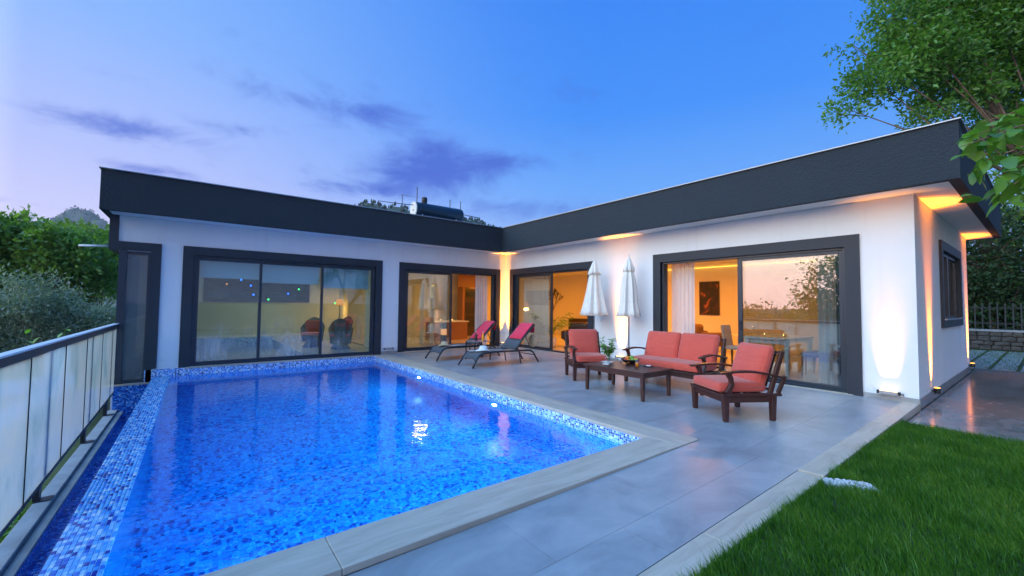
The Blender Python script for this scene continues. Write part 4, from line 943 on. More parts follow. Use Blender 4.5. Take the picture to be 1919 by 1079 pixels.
# ------------------------------------------------------------------ trees and plants
def leaves_np(C, size, wr, up_bias, rng, out=None):
    n = len(C); d = rng.normal(size=(n, 3)); 
    if out is not None: d += out*.8
    d[:, 2] += up_bias; d /= np.linalg.norm(d, axis=1)[:, None]
    q = rng.normal(size=(n, 3)); q[:, 2] += .8; s = np.cross(d, q); s /= np.linalg.norm(s, axis=1)[:, None]+1e-9; nn = np.cross(s, d)
    L = (size*rng.uniform(.65, 1.25, n))[:, None]; w = L*wr
    V = np.stack([C, C+d*L*.45+s*w*.5+nn*L*.08, C+d*L-nn*L*.06, C+d*L*.45-s*w*.5+nn*L*.08], 1).reshape(-1, 3)
    o = np.arange(n)[:, None]*4; F = np.concatenate([o+np.array([[0, 1, 2]]), o+np.array([[0, 2, 3]])], 0)
    return V, F
def tree(name, label, base, blobs, n_clump, per, sig, size, m, wr=.5, seed=1, trunk_r=.18, up_bias=.0, group=None, fork=.45, hollow=.55, cat='tree', limb=1.0, twigs=90, lumps=0):
    rng = np.random.default_rng(seed); t = thing(name, label, cat, tuple(base), 0, group); B = np.array(base, float)
    if lumps:
        nb_ = []
        for (c, r_) in blobs:
            for k in range(lumps):
                d = rng.normal(size=3); d /= np.linalg.norm(d); q = rng.uniform(.34, .55)
                nb_.append((np.array(c)+d*np.array(r_)*rng.uniform(.45, .85), np.array(r_)*q))
        blobs = nb_
    bl = np.array([b[0] for b in blobs], float)-B; rd = np.array([b[1] for b in blobs], float); vol = rd.prod(1); pick = rng.choice(len(blobs), n_clump, p=vol/vol.sum())
    d = rng.normal(size=(n_clump, 3)); d /= np.linalg.norm(d, axis=1)[:, None]; rr = (hollow+(1-hollow)*rng.random(n_clump))**.6
    cc = bl[pick]+d*rd[pick]*rr[:, None]*(1+.12*rng.normal(size=(n_clump, 1)))
    C = np.repeat(cc, per, 0)+rng.normal(size=(n_clump*per, 3))*sig; out = np.repeat(d, per, 0)
    V, F = leaves_np(C, size, wr, up_bias, rng, out); mesh_np('crown', V, F, m, t)
    top = bl.mean(0); k = top*fork; tk = MB()
    tk.tube([(0, 0, -.3), tuple(k*.5+rng.normal(size=3)*.08), tuple(k)], [trunk_r*1.25, trunk_r, trunk_r*.8], 9)
    for i, c in enumerate(bl):
        mid = (k+c)/2+rng.normal(size=3)*.2; tk.tube([tuple(k*.95), tuple(mid), tuple(c)], [trunk_r*.6*limb, trunk_r*.4*limb, trunk_r*.15*limb], 7)
    lim = rng.choice(n_clump, min(n_clump, twigs), replace=False)
    for i in lim:
        c = bl[pick[i]]; e = cc[i]; tk.tube([tuple(c*.9+k*.1), tuple((c+e)/2+rng.normal(size=3)*.1), tuple(e)], [trunk_r*.16*limb, trunk_r*.10*limb, trunk_r*.04*limb], 5)
    tk.build('trunk', 'bark', t, smooth=True); return t
def at(px, py, depth): return tuple(dep(px, py, depth))
# big tree at the right, its limbs reaching over the roof
bl = []
for (px, py, dp_, r_) in ((1640, 150, 12.5, (.9, .9, .55)), (1720, 105, 12.5, (1.2, 1.1, .85)), (1590, 205, 12.5, (.5, .6, .3)), (1600, 85, 12.5, (.45, .5, .3)), (1700, 30, 12.5, (.8, .9, .7)), (1790, 170, 12.8, (1.1, 1.1, .75)), (1810, 70, 13, (1.5, 1.4, 1.2)), (1860, 0, 13, (1.6, 1.5, 1.3)), (1900, 160, 13.5, (1.2, 1.1, 1.0)), (1880, 250, 13.5, (1.1, 1.0, .8)), (1745, -50, 13, (1.1, 1.2, .9)), (1960, 70, 13.5, (1.5, 1.5, 1.5)), (1740, 215, 12.5, (.65, .7, .35))):
    bl.append((at(px, py, dp_), r_))
tree('walnut_tree', 'tall leafy tree reaching over the roof at the upper right', (11.2, -13.6, -.12), bl, 2300, 24, .18, .155, 'walnut_leaf', .48, 11, .15, group=None, fork=.55, hollow=.25, limb=.45)
bt = bpy.data.objects['walnut_tree']
lb_ = MB(); B = np.array([11.2, -13.6, -.12]); pts = [np.array(at(1925, 330, 13.4))-B, np.array(at(1880, 228, 12.6))-B, np.array(at(1845, 165, 12.4))-B, np.array(at(1858, 140, 12.3))-B, np.array(at(1842, 112, 12.3))-B]
lb_.tube([tuple(p) for p in pts], [.17, .14, .11, .07, .04], 9); lb_.tube([tuple(pts[2]), tuple(np.array(at(1820, 162, 12.3))-B)], [.08, .03], 7); lb_.tube([tuple(pts[2]), tuple(np.array(at(1880, 150, 12.5))-B)], [.05, .02], 7)
lb_.build('limb', 'bark', bt, smooth=True)

# near tree on the lawn, out of frame to the right: its low branch hangs into view with large single leaves
nb = np.array([-1.2, -14.2, -.1])
nt = thing('young_walnut_tree', 'leafy branch with large bright green leaves hanging at the right edge', 'tree', tuple(nb))
def big_leaf_mesh(seed):
    rg = random.Random(seed); L = 1.0; V = []; F = []; n = 6; droop = rg.uniform(.15, .45); fold = rg.uniform(.10, .25)
    for i in range(n+1):
        a = i/n; w = .27*math.sin(math.pi*min(1, a**.85))**.75*(1.0 if a < 1 else 0); zc_ = -droop*a*a
        V += [(a*L, w+rg.uniform(-.01, .01), zc_+fold*w+rg.uniform(-.012, .012)), (a*L, 0, zc_), (a*L, -w+rg.uniform(-.01, .01), zc_+fold*w+rg.uniform(-.012, .012))]
    for i in range(n):
        o = i*3; F += [(o, o+1, o+4, o+3), (o+1, o+2, o+5, o+4)]
    V += [(0, .012, .0), (-.18, .0, .05), (0, -.012, 0)]; o = len(V)-3; F += [(o, o+1, o+2)]
    me = bpy.data.meshes.new('leaf'); me.from_pydata(V, [], F); me.materials.append(MATS['walnut_leaf']); me.shade_smooth(); return me
lms = [big_leaf_mesh(i) for i in range(6)]
br = MB(); rg = random.Random(5)
br.tube([(0, 0, -.2), (-.1, .15, 1.2), (-.5, .6, 2.3), (-1.0, 1.4, 3.0)], [.13, .11, .09, .06], 9)
root = np.array([-1.0, 1.4, 3.0])
targets = [(1800, 275, 3.4), (1822, 255, 3.6), (1835, 305, 3.3), (1812, 330, 3.5), (1860, 262, 3.5), (1858, 335, 3.2), (1880, 300, 3.4), (1895, 262, 3.6), (1900, 345, 3.1), (1880, 372, 3.2), (1912, 380, 3.3), (1925, 300, 3.2), (1940, 250, 3.4), (1830, 232, 3.8), (1950, 350, 3.2), (1848, 372, 3.4), (1915, 240, 3.7), (1870, 240, 3.8), (1900, 320, 3.6)]
for (px, py, dpt) in targets:
    tip = np.array(at(px, py, dpt))-nb; mid = root*.45+tip*.55+np.array([0, 0, .22]); p2 = root*.2+tip*.8+np.array([rg.uniform(-.08, .08), rg.uniform(-.08, .08), .12])
    br.tube([tuple(root), tuple(mid), tuple(p2), tuple(tip)], [.022, .012, .007, .003], 6)
    for k in range(15):
        f_ = rg.uniform(-.25, 1.0); c = p2*(1-f_)+tip*f_+np.array([rg.gauss(0, .035), rg.gauss(0, .035), rg.gauss(0, .035)])
        o = link('leaf', lms[rg.randrange(6)], nt, tuple(c)); s = rg.uniform(.10, .175); o.scale = (s, s, s)
        o.rotation_euler = (rg.gauss(0, .5), rg.gauss(.35, .4), rg.uniform(0, 6.28))
br.tube([(-.1, .15, 1.2), (1.2, -.6, 2.8), (2.6, -.9, 4.2)], [.10, .08, .04], 8); br.tube([(-.5, .6, 2.3), (-.2, -.2, 3.6), (.4, -.8, 5.0)], [.08, .06, .03], 8); br.tube([(1.2, -.6, 2.8), (4.0, -.9, 3.8), (6.2, -1.0, 4.4)], [.06, .05, .02], 8)
br.build('branch', 'bark', nt, smooth=True)
rgn = np.random.default_rng(77); cc = []  # out-of-frame crown, added to block sky light from the end wall
for (c, r_, k) in (((.3, -.9, 4.9), (2.0, 1.4, 1.5), 150), ((2.8, -1.0, 4.6), (2.2, 1.4, 1.7), 200), ((5.8, -1.1, 4.6), (2.2, 1.4, 1.7), 200), ((3.0, -1.0, 2.6), (3.0, 1.0, 1.2), 200)):
    d = rgn.normal(size=(k, 3)); d /= np.linalg.norm(d, axis=1)[:, None]; cc.append(np.array(c)+d*np.array(r_)*(rgn.random((k, 1))**.5))
V, F = leaves_np(np.repeat(np.concatenate(cc), 20, 0)+rgn.normal(size=(750*20, 3))*.22, .22, .5, 0, rgn); o = mesh_np('crown', V, F, 'walnut_leaf', nt)

# hedge trees, fence, stone wall and paver yard to the right
for i, (px, py, dpt, r_, lb) in enumerate(((1850, 480, 17.5, (1.6, 1.8, 1.9), 'dark leafy tree behind the picket fence next to the house end'), (1925, 500, 18, (1.8, 2.0, 2.0), 'dark bushy tree behind the picket fence at the right frame edge'), (1905, 400, 27, (2.6, 3.2, 3.2), 'paler tree rising behind the dark trees at the right'), (1830, 560, 17.8, (1.2, 1.4, 1.2), 'low dark shrub against the picket fence'))):
    c = np.array(at(px, py, dpt)); b = (c[0], c[1], -.12)
    tree('hedge_tree', lb, b, [(tuple(c), r_), (tuple(c+np.array([.4, -.9, -1.1])), (r_[0]*.8, r_[1]*.8, r_[2]*.7)), (tuple(c+np.array([.2, .7, -.6])), (r_[0]*.7, r_[1]*.7, r_[2]*.7))], 260, 22, .26, .19 if i != 2 else .26, 'dark_leaf' if i != 2 else 'green_leaf', .55, 30+i, .12, group='trees behind the fence')
sw = thing('stone_wall', 'low dark rubble wall below the picket fence', 'wall', (15.6, -10.5, -.12))
MB().box(-.1, .25, -4.5, 4.5, -.4, .72).build('core', 'rubble', sw)
rg = random.Random(9); sms = []
for k in range(5):
    q = MB(); q.cushion(.5, .5, .5, .25, .1, 0, None, 4); q.v = [(x*rg.uniform(.9, 1.1), y*rg.uniform(.9, 1.1), zz*rg.uniform(.9, 1.1)) for x, y, zz in q.v]
    me = bpy.data.meshes.new('stone'); me.from_pydata(q.v, [], q.f); me.materials.append(MATS['rubble']); sms.append(me)
zz = .02
while zz < .66:
    hh = rg.uniform(.14, .2); y = -2.8+rg.uniform(-.2, 0)
    while y < 2.6:
        ww = rg.uniform(.2, .42); o = link('stone', sms[rg.randrange(5)], sw, (-.12, y+ww/2, zz+hh/2)); o.scale = (.16, ww*.98, hh*.98); o.rotation_euler = (rg.uniform(-.08, .08), 0, rg.uniform(-.05, .05)); y += ww
    zz += hh
MB().box(-.2, .3, -4.5, 4.5, .7205, .79).build('cap', 'concrete', sw)
pf = thing('picket_fence', 'dark picket fence on the low stone wall in the shade', 'fence', (15.55, -10.5, .675))
pk = MB(); pk.box(-.012, .012, -.018, .018, 0, .98); pk.add([(-.012, -.018, .98), (.012, -.018, .98), (-.012, .018, .98), (.012, .018, .98), (0, 0, 1.02)], [(0, 1, 4), (1, 3, 4), (3, 2, 4), (2, 0, 4)])
pme = bpy.data.meshes.new('picket'); pme.from_pydata(pk.v, [], pk.f); pme.materials.append(MATS['grey_picket'])
y = -3.4
while y < 3.4: link('picket', pme, pf, (0, y, 0)); y += .19
for h in (.2, .78): MB().box(.0125, .04, -4, 4, h, h+.06).build('fence_rail', 'dark_picket', pf)
yard = struct(MB().box(7.41, 15.4, -14.5, -7.5, -.5, -.115).build('paver_yard', 'soil'))
pvm = MB().box(-.19, .19, -.19, .19, -.03, .012); me = bpy.data.meshes.new('paver'); me.from_pydata(pvm.v, [], pvm.f); me.materials.append(MATS['paver'])
x = 7.7
while x < 15.2:
    y = -12.6
    while y < -8.2: o = link('paver', me, yard, (x, y, -.105+rg.uniform(-.004, .004))); o.rotation_euler = (0, 0, rg.uniform(-.02, .02)); y += .46
    x += .54
n = 9000; P = np.stack([RNG.uniform(7.45, 15.3, n), RNG.uniform(-12.8, -8.2, n), np.full(n, -.11)], 1); V, F = leaves_np(P, .06, .12, 2.0, RNG)
o = mesh_np('joint_grass', V, F, 'grass_blade'); struct(o, 'stuff'); tag(o, 'grass growing in the joints between the grey pavers', 'grass')
struct(MB().box(6.9, 9.2, -9.6, -9.42, -.1, .06).build('yard_kerb', 'concrete', bevel=.01))

# left: olives and a broad green tree below the balustrade, far trees
GZ = -2.6
def lbase(c): return (c[0], c[1], GZ)
c1 = np.array(at(150, 590, 15)); c2 = np.array(at(40, 590, 14)); c3 = np.array(at(-60, 600, 13.5))
tree('olive_tree', 'grey green olive tree beside the house corner', lbase(c1), [(tuple(c1), (1.5, 1.4, 1.2)), (tuple(c1+[.7, .6, -.8]), (1.3, 1.3, 1.0)), (tuple(c1+[-.6, .2, -1.2]), (1.3, 1.3, 1.0))], 760, 30, .17, .14, 'olive_leaf', .28, 41, .14, .2, 'trees below the balustrade', limb=.25, twigs=30, lumps=11, hollow=.4)
tree('olive_tree', 'grey green olive tree farther left beyond the balustrade', lbase(c2), [(tuple(c2), (1.5, 1.4, 1.15)), (tuple(c2+[.6, .5, -.9]), (1.4, 1.3, 1.0)), (tuple(c2+[-.7, .2, -1.2]), (1.3, 1.3, 1.0))], 760, 30, .17, .14, 'olive_leaf', .28, 42, .14, .2, 'trees below the balustrade', limb=.25, twigs=30, lumps=11, hollow=.4)
tree('olive_tree', 'grey green olive tree at the left frame edge', lbase(c3), [(tuple(c3), (1.5, 1.4, 1.2)), (tuple(c3+[-.4, .3, -1.2]), (1.4, 1.3, 1.0))], 500, 30, .17, .14, 'olive_leaf', .28, 43, .14, .2, 'trees below the balustrade', limb=.25, twigs=30, lumps=11, hollow=.4)
c4 = np.array(at(75, 470, 19)); c5 = np.array(at(185, 465, 24)); c6 = np.array(at(-40, 460, 18))
tree('broadleaf_tree', 'broad bright green tree behind the olive trees', lbase(c4), [(tuple(c4), (2.0, 1.8, 1.35)), (tuple(c4+[1.3, .4, -.6]), (1.5, 1.5, 1.2)), (tuple(c4+[-1.2, .4, .1]), (1.5, 1.5, 1.25)), (tuple(c4+[0, .6, -1.6]), (2.2, 1.6, 1.3))], 760, 24, .20, .26, 'green_leaf', .5, 44, .2, group='trees below the balustrade', lumps=9, limb=.4, hollow=.4)
tree('broadleaf_tree', 'hazy green tree close to the house corner behind the olives', lbase(c5), [(tuple(c5), (2.2, 2.0, 1.7)), (tuple(c5+[1.0, .8, -1.4]), (2.2, 1.8, 1.5)), (tuple(c5+[-1.4, .8, -1.0]), (2.0, 1.8, 1.5))], 700, 24, .22, .27, 'green_leaf', .5, 45, .2, group='trees below the balustrade', lumps=9, limb=.4, hollow=.4)
tree('broadleaf_tree', 'green tree cut by the left frame edge', lbase(c6), [(tuple(c6), (1.8, 1.8, 1.5)), (tuple(c6+[.4, .3, -1.5]), (1.8, 1.6, 1.3))], 520, 24, .20, .26, 'green_leaf', .5, 46, .2, group='trees below the balustrade', lumps=9, limb=.4, hollow=.4)
# tree beyond the balustrade that is mirrored in the large sliding door, and a low tree line behind it
tree('garden_tree', 'dark tree beyond the pool mirrored in the large sliding door', (-17.2, -5.0, GZ), [((-17.2, -5.0, 2.5), (1.5, 1.6, 1.3)), ((-16.6, -6.3, 2.0), (1.2, 1.2, .9)), ((-17.4, -4.2, 1.2), (1.0, 1.4, .7)), ((-17, -6.2, 3.6), (1.0, 1.2, .9))], 260, 24, .25, .20, 'green_leaf', .5, 47, .16)
for i, (x, y, r_) in enumerate(((-34, -3, 2.2), (-36, 1.5, 2.6), (-38, -8, 2.4), (-35, 6, 2.8), (-37, -13, 2.6))):
    tree('far_tree', 'low rounded tree %s in the valley beyond the pool' % ('first nearest the pool', 'second toward the house', 'third toward the lawn', 'fourth nearest the house side', 'fifth nearest the lawn side')[i], (x, y, GZ), [((x, y, -.2), (r_, r_, 1.6))], 90, 24, .35, .3, 'dark_leaf', .5, 60+i, .15, group='trees in the valley')
tree('back_garden_tree', 'green trees seen dimly through the back window of the pool room', (-6.5, 9.5, GZ), [((-7.6, 9.0, .8), (1.6, 1.2, 2.4)), ((-5.2, 9.4, .9), (1.6, 1.2, 2.4)), ((-3.2, 9.8, .9), (1.6, 1.2, 2.2))], 800, 24, .3, .22, 'dark_leaf', .5, 48, .16)
# small weeds seen under the balustrade and one yellow green sprig above it
def shrub(name, label, base, n, size, spread, h, m, seed, cat='plant', group=None):
    rng = np.random.default_rng(seed); t = thing(name, label, cat, tuple(base), 0, group); LV, LF = [], []; st = MB()
    for i in range(n):
        a = rng.uniform(0, 6.28); tip = np.array([math.cos(a)*spread*rng.uniform(.3, 1), math.sin(a)*spread*rng.uniform(.3, 1), h*rng.uniform(.6, 1.05)]); st.tube([(0, 0, 0), tuple(tip*np.array([.35, .35, .6])), tuple(tip)], [.012, .008, .003], 5)
        for k in range(9):
            f_ = rng.uniform(.3, 1.03); c = tip*np.array([f_**1.4, f_**1.4, f_]); d = rng.normal(size=3)+np.array([math.cos(a), math.sin(a), .3]); leaf_quad(LV, LF, c, d, np.array([0, 0, 1.0]), size*rng.uniform(.7, 1.2), size*.5)
    st.build('stems', 'herb_leaf', t); mesh_np('foliage', np.array(LV), np.array(LF), m, t); return t
shrub('garden_shrub', 'leafy green shrub showing under the balustrade near its middle', (-10.35, -3.9, GZ), 26, .13, .45, 1.95, 'herb_leaf', 71, group='shrubs below the balustrade')
shrub('garden_shrub', 'leafy green shrub low under the nearest balustrade panel', (-10.6, -5.6, GZ), 26, .13, .5, 1.7, 'green_leaf', 72, group='shrubs below the balustrade')
shrub('garden_shrub', 'dark green shrub under the far end of the balustrade', (-10.6, -2.4, GZ), 24, .12, .45, 1.7, 'green_leaf', 73, group='shrubs below the balustrade')
c = at(95, 632, 9.5); shrub('loquat_sprig', 'yellow green leafy shoot peeking over the balustrade rail', (c[0], c[1], GZ), 14, .22, .35, c[2]-GZ+.08, 'herb_leaf', 74)

# ------------------------------------------------------------------ interiors
# roller blinds
for (x0, x1, zb, y, lb) in ((-8.50, -7.33, 1.97, .30, 'pale roller blind over the left pane of the pool window'), (-7.30, -5.97, 1.90, .33, 'pale roller blind over the middle pane of the pool window'), (-5.92, -4.66, 1.82, .30, 'pale roller blind over the right pane of the pool window')):
    t = thing('roller_blind', lb, 'blind', ((x0+x1)/2, y, 2.42), 0, 'roller blinds in the pool room'); w = (x1-x0)/2
    MB().tube([(-w, 0, .0), (w, 0, 0)], .022, 10).build('roller', 'metal_grey', t); MB().box(-w, w, -.002, .002, zb-2.42, -.02).build('fabric', 'blind_fabric', t); MB().box(-w, w, -.008, .008, zb-2.435, zb-2.4202).build('bottom_bar', 'white_paint', t)
def curtain(axis, p0, p1, off_, z0, z1, label, waves, m='sheer_curtain'):
    n = waves*10; vs_ = []
    for zz in (z0, (z0+z1)/2, z1):
        for i in range(n+1):
            a = p0+(p1-p0)*i/n; amp = .035*(1.0 if zz < z1 else .6); d = off_+amp*math.sin(2*math.pi*waves*i/n+.3*math.sin(i*.5)); vs_.append((a, d, zz) if axis == 'y' else (d, a, zz))
    fs_ = [(r_*(n+1)+i, r_*(n+1)+i+1, (r_+1)*(n+1)+i+1, (r_+1)*(n+1)+i) for r_ in range(2) for i in range(n)]
    o = MB().add(vs_, fs_).build('curtain', m, None, smooth=True); tag(o, label, 'curtain', 'sheer curtains inside the glass doors')
curtain('y', -1.0, -.50, .40, .01, 2.44, 'sheer curtain at the right side of the kitchen door', 5)
curtain('x', -1.75, -.50, .42, .01, 2.44, 'sheer curtain behind the glass beside the inner corner', 11)
curtain('x', -3.95, -3.60, .42, .01, 2.44, 'sheer curtain behind the closed parasol at the door edge', 4)
curtain('x', -6.62, -6.06, .42, .01, 2.44, 'white sheer curtain at the open left side of the large door', 6)
curtain('x', -9.44, -8.95, .42, .01, 2.44, 'white sheer curtain at the right edge of the large door', 5)
# ceiling lamps of the living rooms and the pool room
def ceiling_lamp(x, y, power, label, colr=ROOM, lens='room_lens', sz=.5):
    t = thing('ceiling_lamp', label, 'ceiling lamp', (x, y, 2.8795), 0, 'ceiling lamps inside the villa')
    MB().lathe([(.24, -.03), (.25, 0)], 28).build('housing', 'white_paint', t); MB().lathe([(.20, -.045), (.225, -.0302)], 28).build('diffuser', lens, t)
    light('AREA', 'ceiling_light', t, (0, 0, -.06), power, colr, (0, 0, 0), shape='DISK', size=sz, spread=R(175))
ceiling_lamp(3.1, -8.3, 26, 'ceiling lamp over the dining table'); ceiling_lamp(3.3, -5.0, 135, 'ceiling lamp near the framed painting'); ceiling_lamp(3.3, -1.6, 150, 'ceiling lamp behind the parasols'); ceiling_lamp(2.6, 2.8, 120, 'ceiling lamp in the corner living area')
ceiling_lamp(-1.9, 2.6, 30, 'ceiling lamp in the kitchen', (1, .66, .16)); ceiling_lamp(-6.6, 3.0, 34, 'ceiling lamp above the indoor pool', (.95, 1, .82))
t = thing('cove_light', 'glowing warm light strip along the living room ceiling', 'light strip', (5.9, -5.0, 2.80)); MB().box(-.04, .0, -4.8, 4.8, 0, .03).build('strip', 'room_lens', t)
# framed painting
t = thing('wall_painting', 'dark framed painting with orange patches on the living room wall', 'painting', (XE-.245, -4.12, 1.72))
q = MB(); q.box(-.035, -.002, -.36, -.32, -.6, .6); q.box(-.035, -.002, .32, .36, -.6, .6); q.box(-.035, -.002, -.32, .32, .56, .6); q.box(-.035, -.002, -.32, .32, -.6, -.56); q.build('frame', 'dark_cabinet', t)
def paint(T, p):
    n = T.noise(obj_co(T), 4.5, 4, .6); T.l.new(T.ramp(n, [(.45, (.008, .006, .006)), (.58, (.05, .015, .008)), (.68, (.45, .10, .02))]), p.inputs['Base Color'])
mat('painting_art', paint, Roughness=.5); MB().box(-.02, -.003, -.32, .32, -.56, .56).build('canvas', 'painting_art', t)
# sofa and side table in the living room
t = thing('indoor_sofa', 'brown rounded armchair inside the large open door', 'armchair', (4.5, -4.7, 0), R(60))
MB().cushion(.5, .45, .16, .1, .1, 2, Matrix.Translation((0, 0, .32))).build('seat', 'brown_fabric', t, smooth=True); MB().cushion(.5, .12, .26, .1, .1, 1, Matrix.Translation((0, .4, .62))).build('backrest', 'brown_fabric', t, smooth=True)
for s in (-1, 1): MB().cushion(.11, .45, .2, .09, .1, 0, Matrix.Translation((s*.5, 0, .42))).build('armrest', 'brown_fabric', t, smooth=True)
for sx in (-1, 1):
    for sy in (-1, 1): MB().box(sx*.4-.025, sx*.4+.025, sy*.35-.025, sy*.35+.025, 0, .17).build('leg', 'dark_cabinet', t)
t = thing('lamp_table', 'small white side table by the brown armchair', 'side table', (5.1, -5.35, 0)); MB().box(-.22, .22, -.22, .22, .5, .54).build('table_top', 'white_paint', t)
for sx in (-1, 1):
    for sy in (-1, 1): MB().box(sx*.19-.02, sx*.19+.02, sy*.19-.02, sy*.19+.02, 0, .4995).build('leg', 'white_paint', t)
# dining table, chairs, candles, glasses
t = thing('dining_table', 'white dining table behind the mirrored glass pane', 'table', (2.0, -7.75, 0)); MB().box(-.75, .75, -.45, .45, .72, .76).build('table_top', 'white_paint', t, bevel=.004)
for sx in (-1, 1):
    for sy in (-1, 1): MB().frustum(sx*.68-.03, sx*.68+.03, sy*.39-.03, sy*.39+.03, 0, sx*.68-.045, sx*.68+.045, sy*.39-.045, sy*.39+.045, .7195).build('leg', 'white_paint', t)
    MB().box(sx*.68-.012, sx*.68+.012, -.34, .34, .63, .7195).build('apron', 'white_paint', t)
def din_chair(x, y, rz, label):
    t = thing('dining_chair', label, 'chair', (x, y, 0), rz, 'dining chairs'); MB().cushion(.22, .22, .04, .03, .1, 2, Matrix.Translation((0, 0, .45))).build('seat', 'grey_fabric', t, smooth=True); MB().cushion(.21, .03, .26, .025, .1, 1, Matrix.Translation((0, .22, .72)) @ Matrix.Rotation(R(-8), 4, 'X')).build('backrest', 'grey_fabric', t, smooth=True)
    for sx in (-1, 1):
        for sy in (-1, 1): MB().frustum(sx*.19-.012, sx*.19+.012, sy*.19-.012, sy*.19+.012, 0, sx*.18-.02, sx*.18+.02, sy*.18-.02, sy*.18+.02, .42).build('leg', 'dark_cabinet', t)
din_chair(1.6, -8.55, R(180+8), 'grey dining chair near the curtain side of the white table'); din_chair(2.4, -8.55, R(180-6), 'grey dining chair deeper in the room beside the white table'); din_chair(1.7, -6.95, 0, 'grey dining chair on the open door side of the white table')
def candle(x, y, zz, label):
    t = thing('candle', label, 'candle', (x, y, zz)); MB().lathe([(.03, 0), (.035, .06), (.032, .06), (.027, .006)], 14).build('holder', 'clear_glass', t, smooth=True); MB().lathe([(.024, .007), (.024, .035)], 12).build('wax', 'off_white', t); MB().lathe([(.004, .036), (.009, .05), (.001, .075)], 8).build('flame', 'candle_flame', t, smooth=True)
    light('POINT', 'candle_light', t, (0, 0, .09), .6, (1, .5, .15), shadow_soft_size=.02)
candle(1.55, -7.62, .7605, 'lit candle on the left of the white dining table'); candle(1.6, -7.98, .7605, 'lit candle on the right of the white dining table')
for i, (x, y) in enumerate(((1.45, -7.45), (1.75, -8.02))):
    tag(MB().lathe([(.03, 0), (.004, .008), (.004, .09), (.032, .13), (.036, .18), (.03, .21), (.028, .21), (.03, .13)], 16).build('wine_glass', 'clear_glass', None, smooth=True, loc=(x, y, .7605)), ('wine glass at the left end of the white dining table', 'wine glass at the right end of the white dining table')[i], 'glass')
# kitchen behind the second door
t = thing('wall_cabinet', 'orange wooden slatted panel above the dark doorway in the kitchen', 'cabinet', (1.45, 4.9, 2.2))
for i in range(9): MB().box(-.55+i*.123, -.55+i*.123+.115, -.05, .0, 0, .679).build('plank', 'cabinet_wood', t)
t = thing('tall_cabinet', 'dark tall kitchen cabinet framed in wood', 'cabinet', (1.45, 4.9, 0)); MB().box(-.46, .46, -.45, .0, 0, 2.12).build('carcass', 'dark_cabinet', t)
for s in (-1, 1): MB().box(s*.51-.045, s*.51+.045, -.48, .0, 0, 2.195).build('wood_jamb', 'cabinet_wood', t)
MB().box(-.4, .4, -.46, -.4505, 1.0, 1.5).build('oven_door', 'black_matte', t); MB().box(-.36, .36, -.47, -.4605, .4, .9).build('oven_door', 'black_matte', t); MB().box(-.35, .35, -.475, -.4506, 1.75, 2.0).build('display', 'tank_blue', t)
t = thing('kitchen_island', 'reddish wooden kitchen island with candles on top', 'counter', (-.55, 3.2, 0)); MB().box(-.75, .75, -.35, .35, 0, .70).build('base', 'cabinet_wood', t); MB().box(-.8, .8, -.4, .4, .7005, .74).build('counter_top', 'white_paint', t, bevel=.004)
candle(-.95, 2.95, .7405, 'lit candle on the left of the kitchen island'); candle(-.45, 2.95, .7405, 'lit candle on the right of the kitchen island')
t = thing('patio_heater_lamp', 'slim lantern tower with amber glow behind the kitchen glass', 'lantern', (-1.75, 1.2, 0)); MB().box(-.08, .08, -.08, .08, 0, .35).build('base', 'dark_cabinet', t); MB().box(-.075, .075, -.075, .075, .3505, .56).build('lamp_shade', 'bulb_amber', t); MB().box(-.085, .085, -.085, .085, .5605, .75).build('cap', 'dark_cabinet', t)
t = thing('shelf_tower', 'narrow white open shelf tower in the kitchen', 'shelf', (-1.9, 2.2, 0))
for s in (-1, 1): MB().box(s*.2-.012, s*.2+.012, -.14, .14, 0, 2.1).build('side_panel', 'white_paint', t)
for i in range(5): MB().box(-.187, .187, -.14, .14, .35+i*.42, .375+i*.42).build('shelf', 'white_paint', t)
# living corner behind the first B door
t = thing('potted_palm', 'potted palm beside the sheer curtain behind the glass', 'plant', (1.1, -1.15, 0)); MB().lathe([(.13, 0), (.16, .04), (.19, .32), (.17, .32), (.15, .06)], 20).build('pot', 'ceramic', t, smooth=True)
V = []; F = []; stm = MB(); rg = random.Random(3)
for i in range(16):
    a = rg.uniform(0, 6.28); ln = rg.uniform(.45, .8); hh = rg.uniform(.65, 1.15); prev = None; P = []
    for k in range(7): f_ = k/6; P.append(np.array([math.cos(a)*ln*f_, math.sin(a)*ln*f_, .3+hh*(f_**.7)-.25*f_*f_]))
    stm.tube([tuple(p) for p in P], [.008-.001*k for k in range(7)], 5)
    for k in range(2, 7):
        for s in (-1, 1): leaf_quad(V, F, P[k], np.array([math.cos(a+s*.8), math.sin(a+s*.8), -.2]), np.array([0, 0, 1.0]), .26, .05)
stm.build('stems', 'herb_leaf', t); mesh_np('fronds', np.array(V), np.array(F), 'green_leaf', t)
t = thing('wall_art', 'black tree drawing on the orange wall behind the curtain', 'wall art', (XE-.242, 3.6, 1.6)); tw = MB(); rg = random.Random(21)
def twig(p, a, L, d):
    q = (p[0], p[1]+math.cos(a)*L, p[2]+math.sin(a)*L); tw.tube([p, q], .008+.01*d/5, 4)
    if d: 
        for k in range(3): twig(q, a+rg.uniform(-.8, .8), L*rg.uniform(.6, .85), d-1)
twig((-.012, .6, -.9), 2.0, .55, 4); tw.build('branches', 'black_matte', t)
t = thing('sideboard', 'dark sideboard against the far orange wall', 'sideboard', (5.6, 1.55, 0)); MB().box(-.25, .25, -.7, .7, .06, .78).build('body', 'dark_cabinet', t); MB().box(-.27, .27, -.73, .73, .7805, .81).build('top', 'dark_cabinet', t)
for s in (-1, 0): MB().box(-.262, -.2505, s*.68+.02, s*.68+.66, .1, .74).build('door', 'dark_cabinet', t)
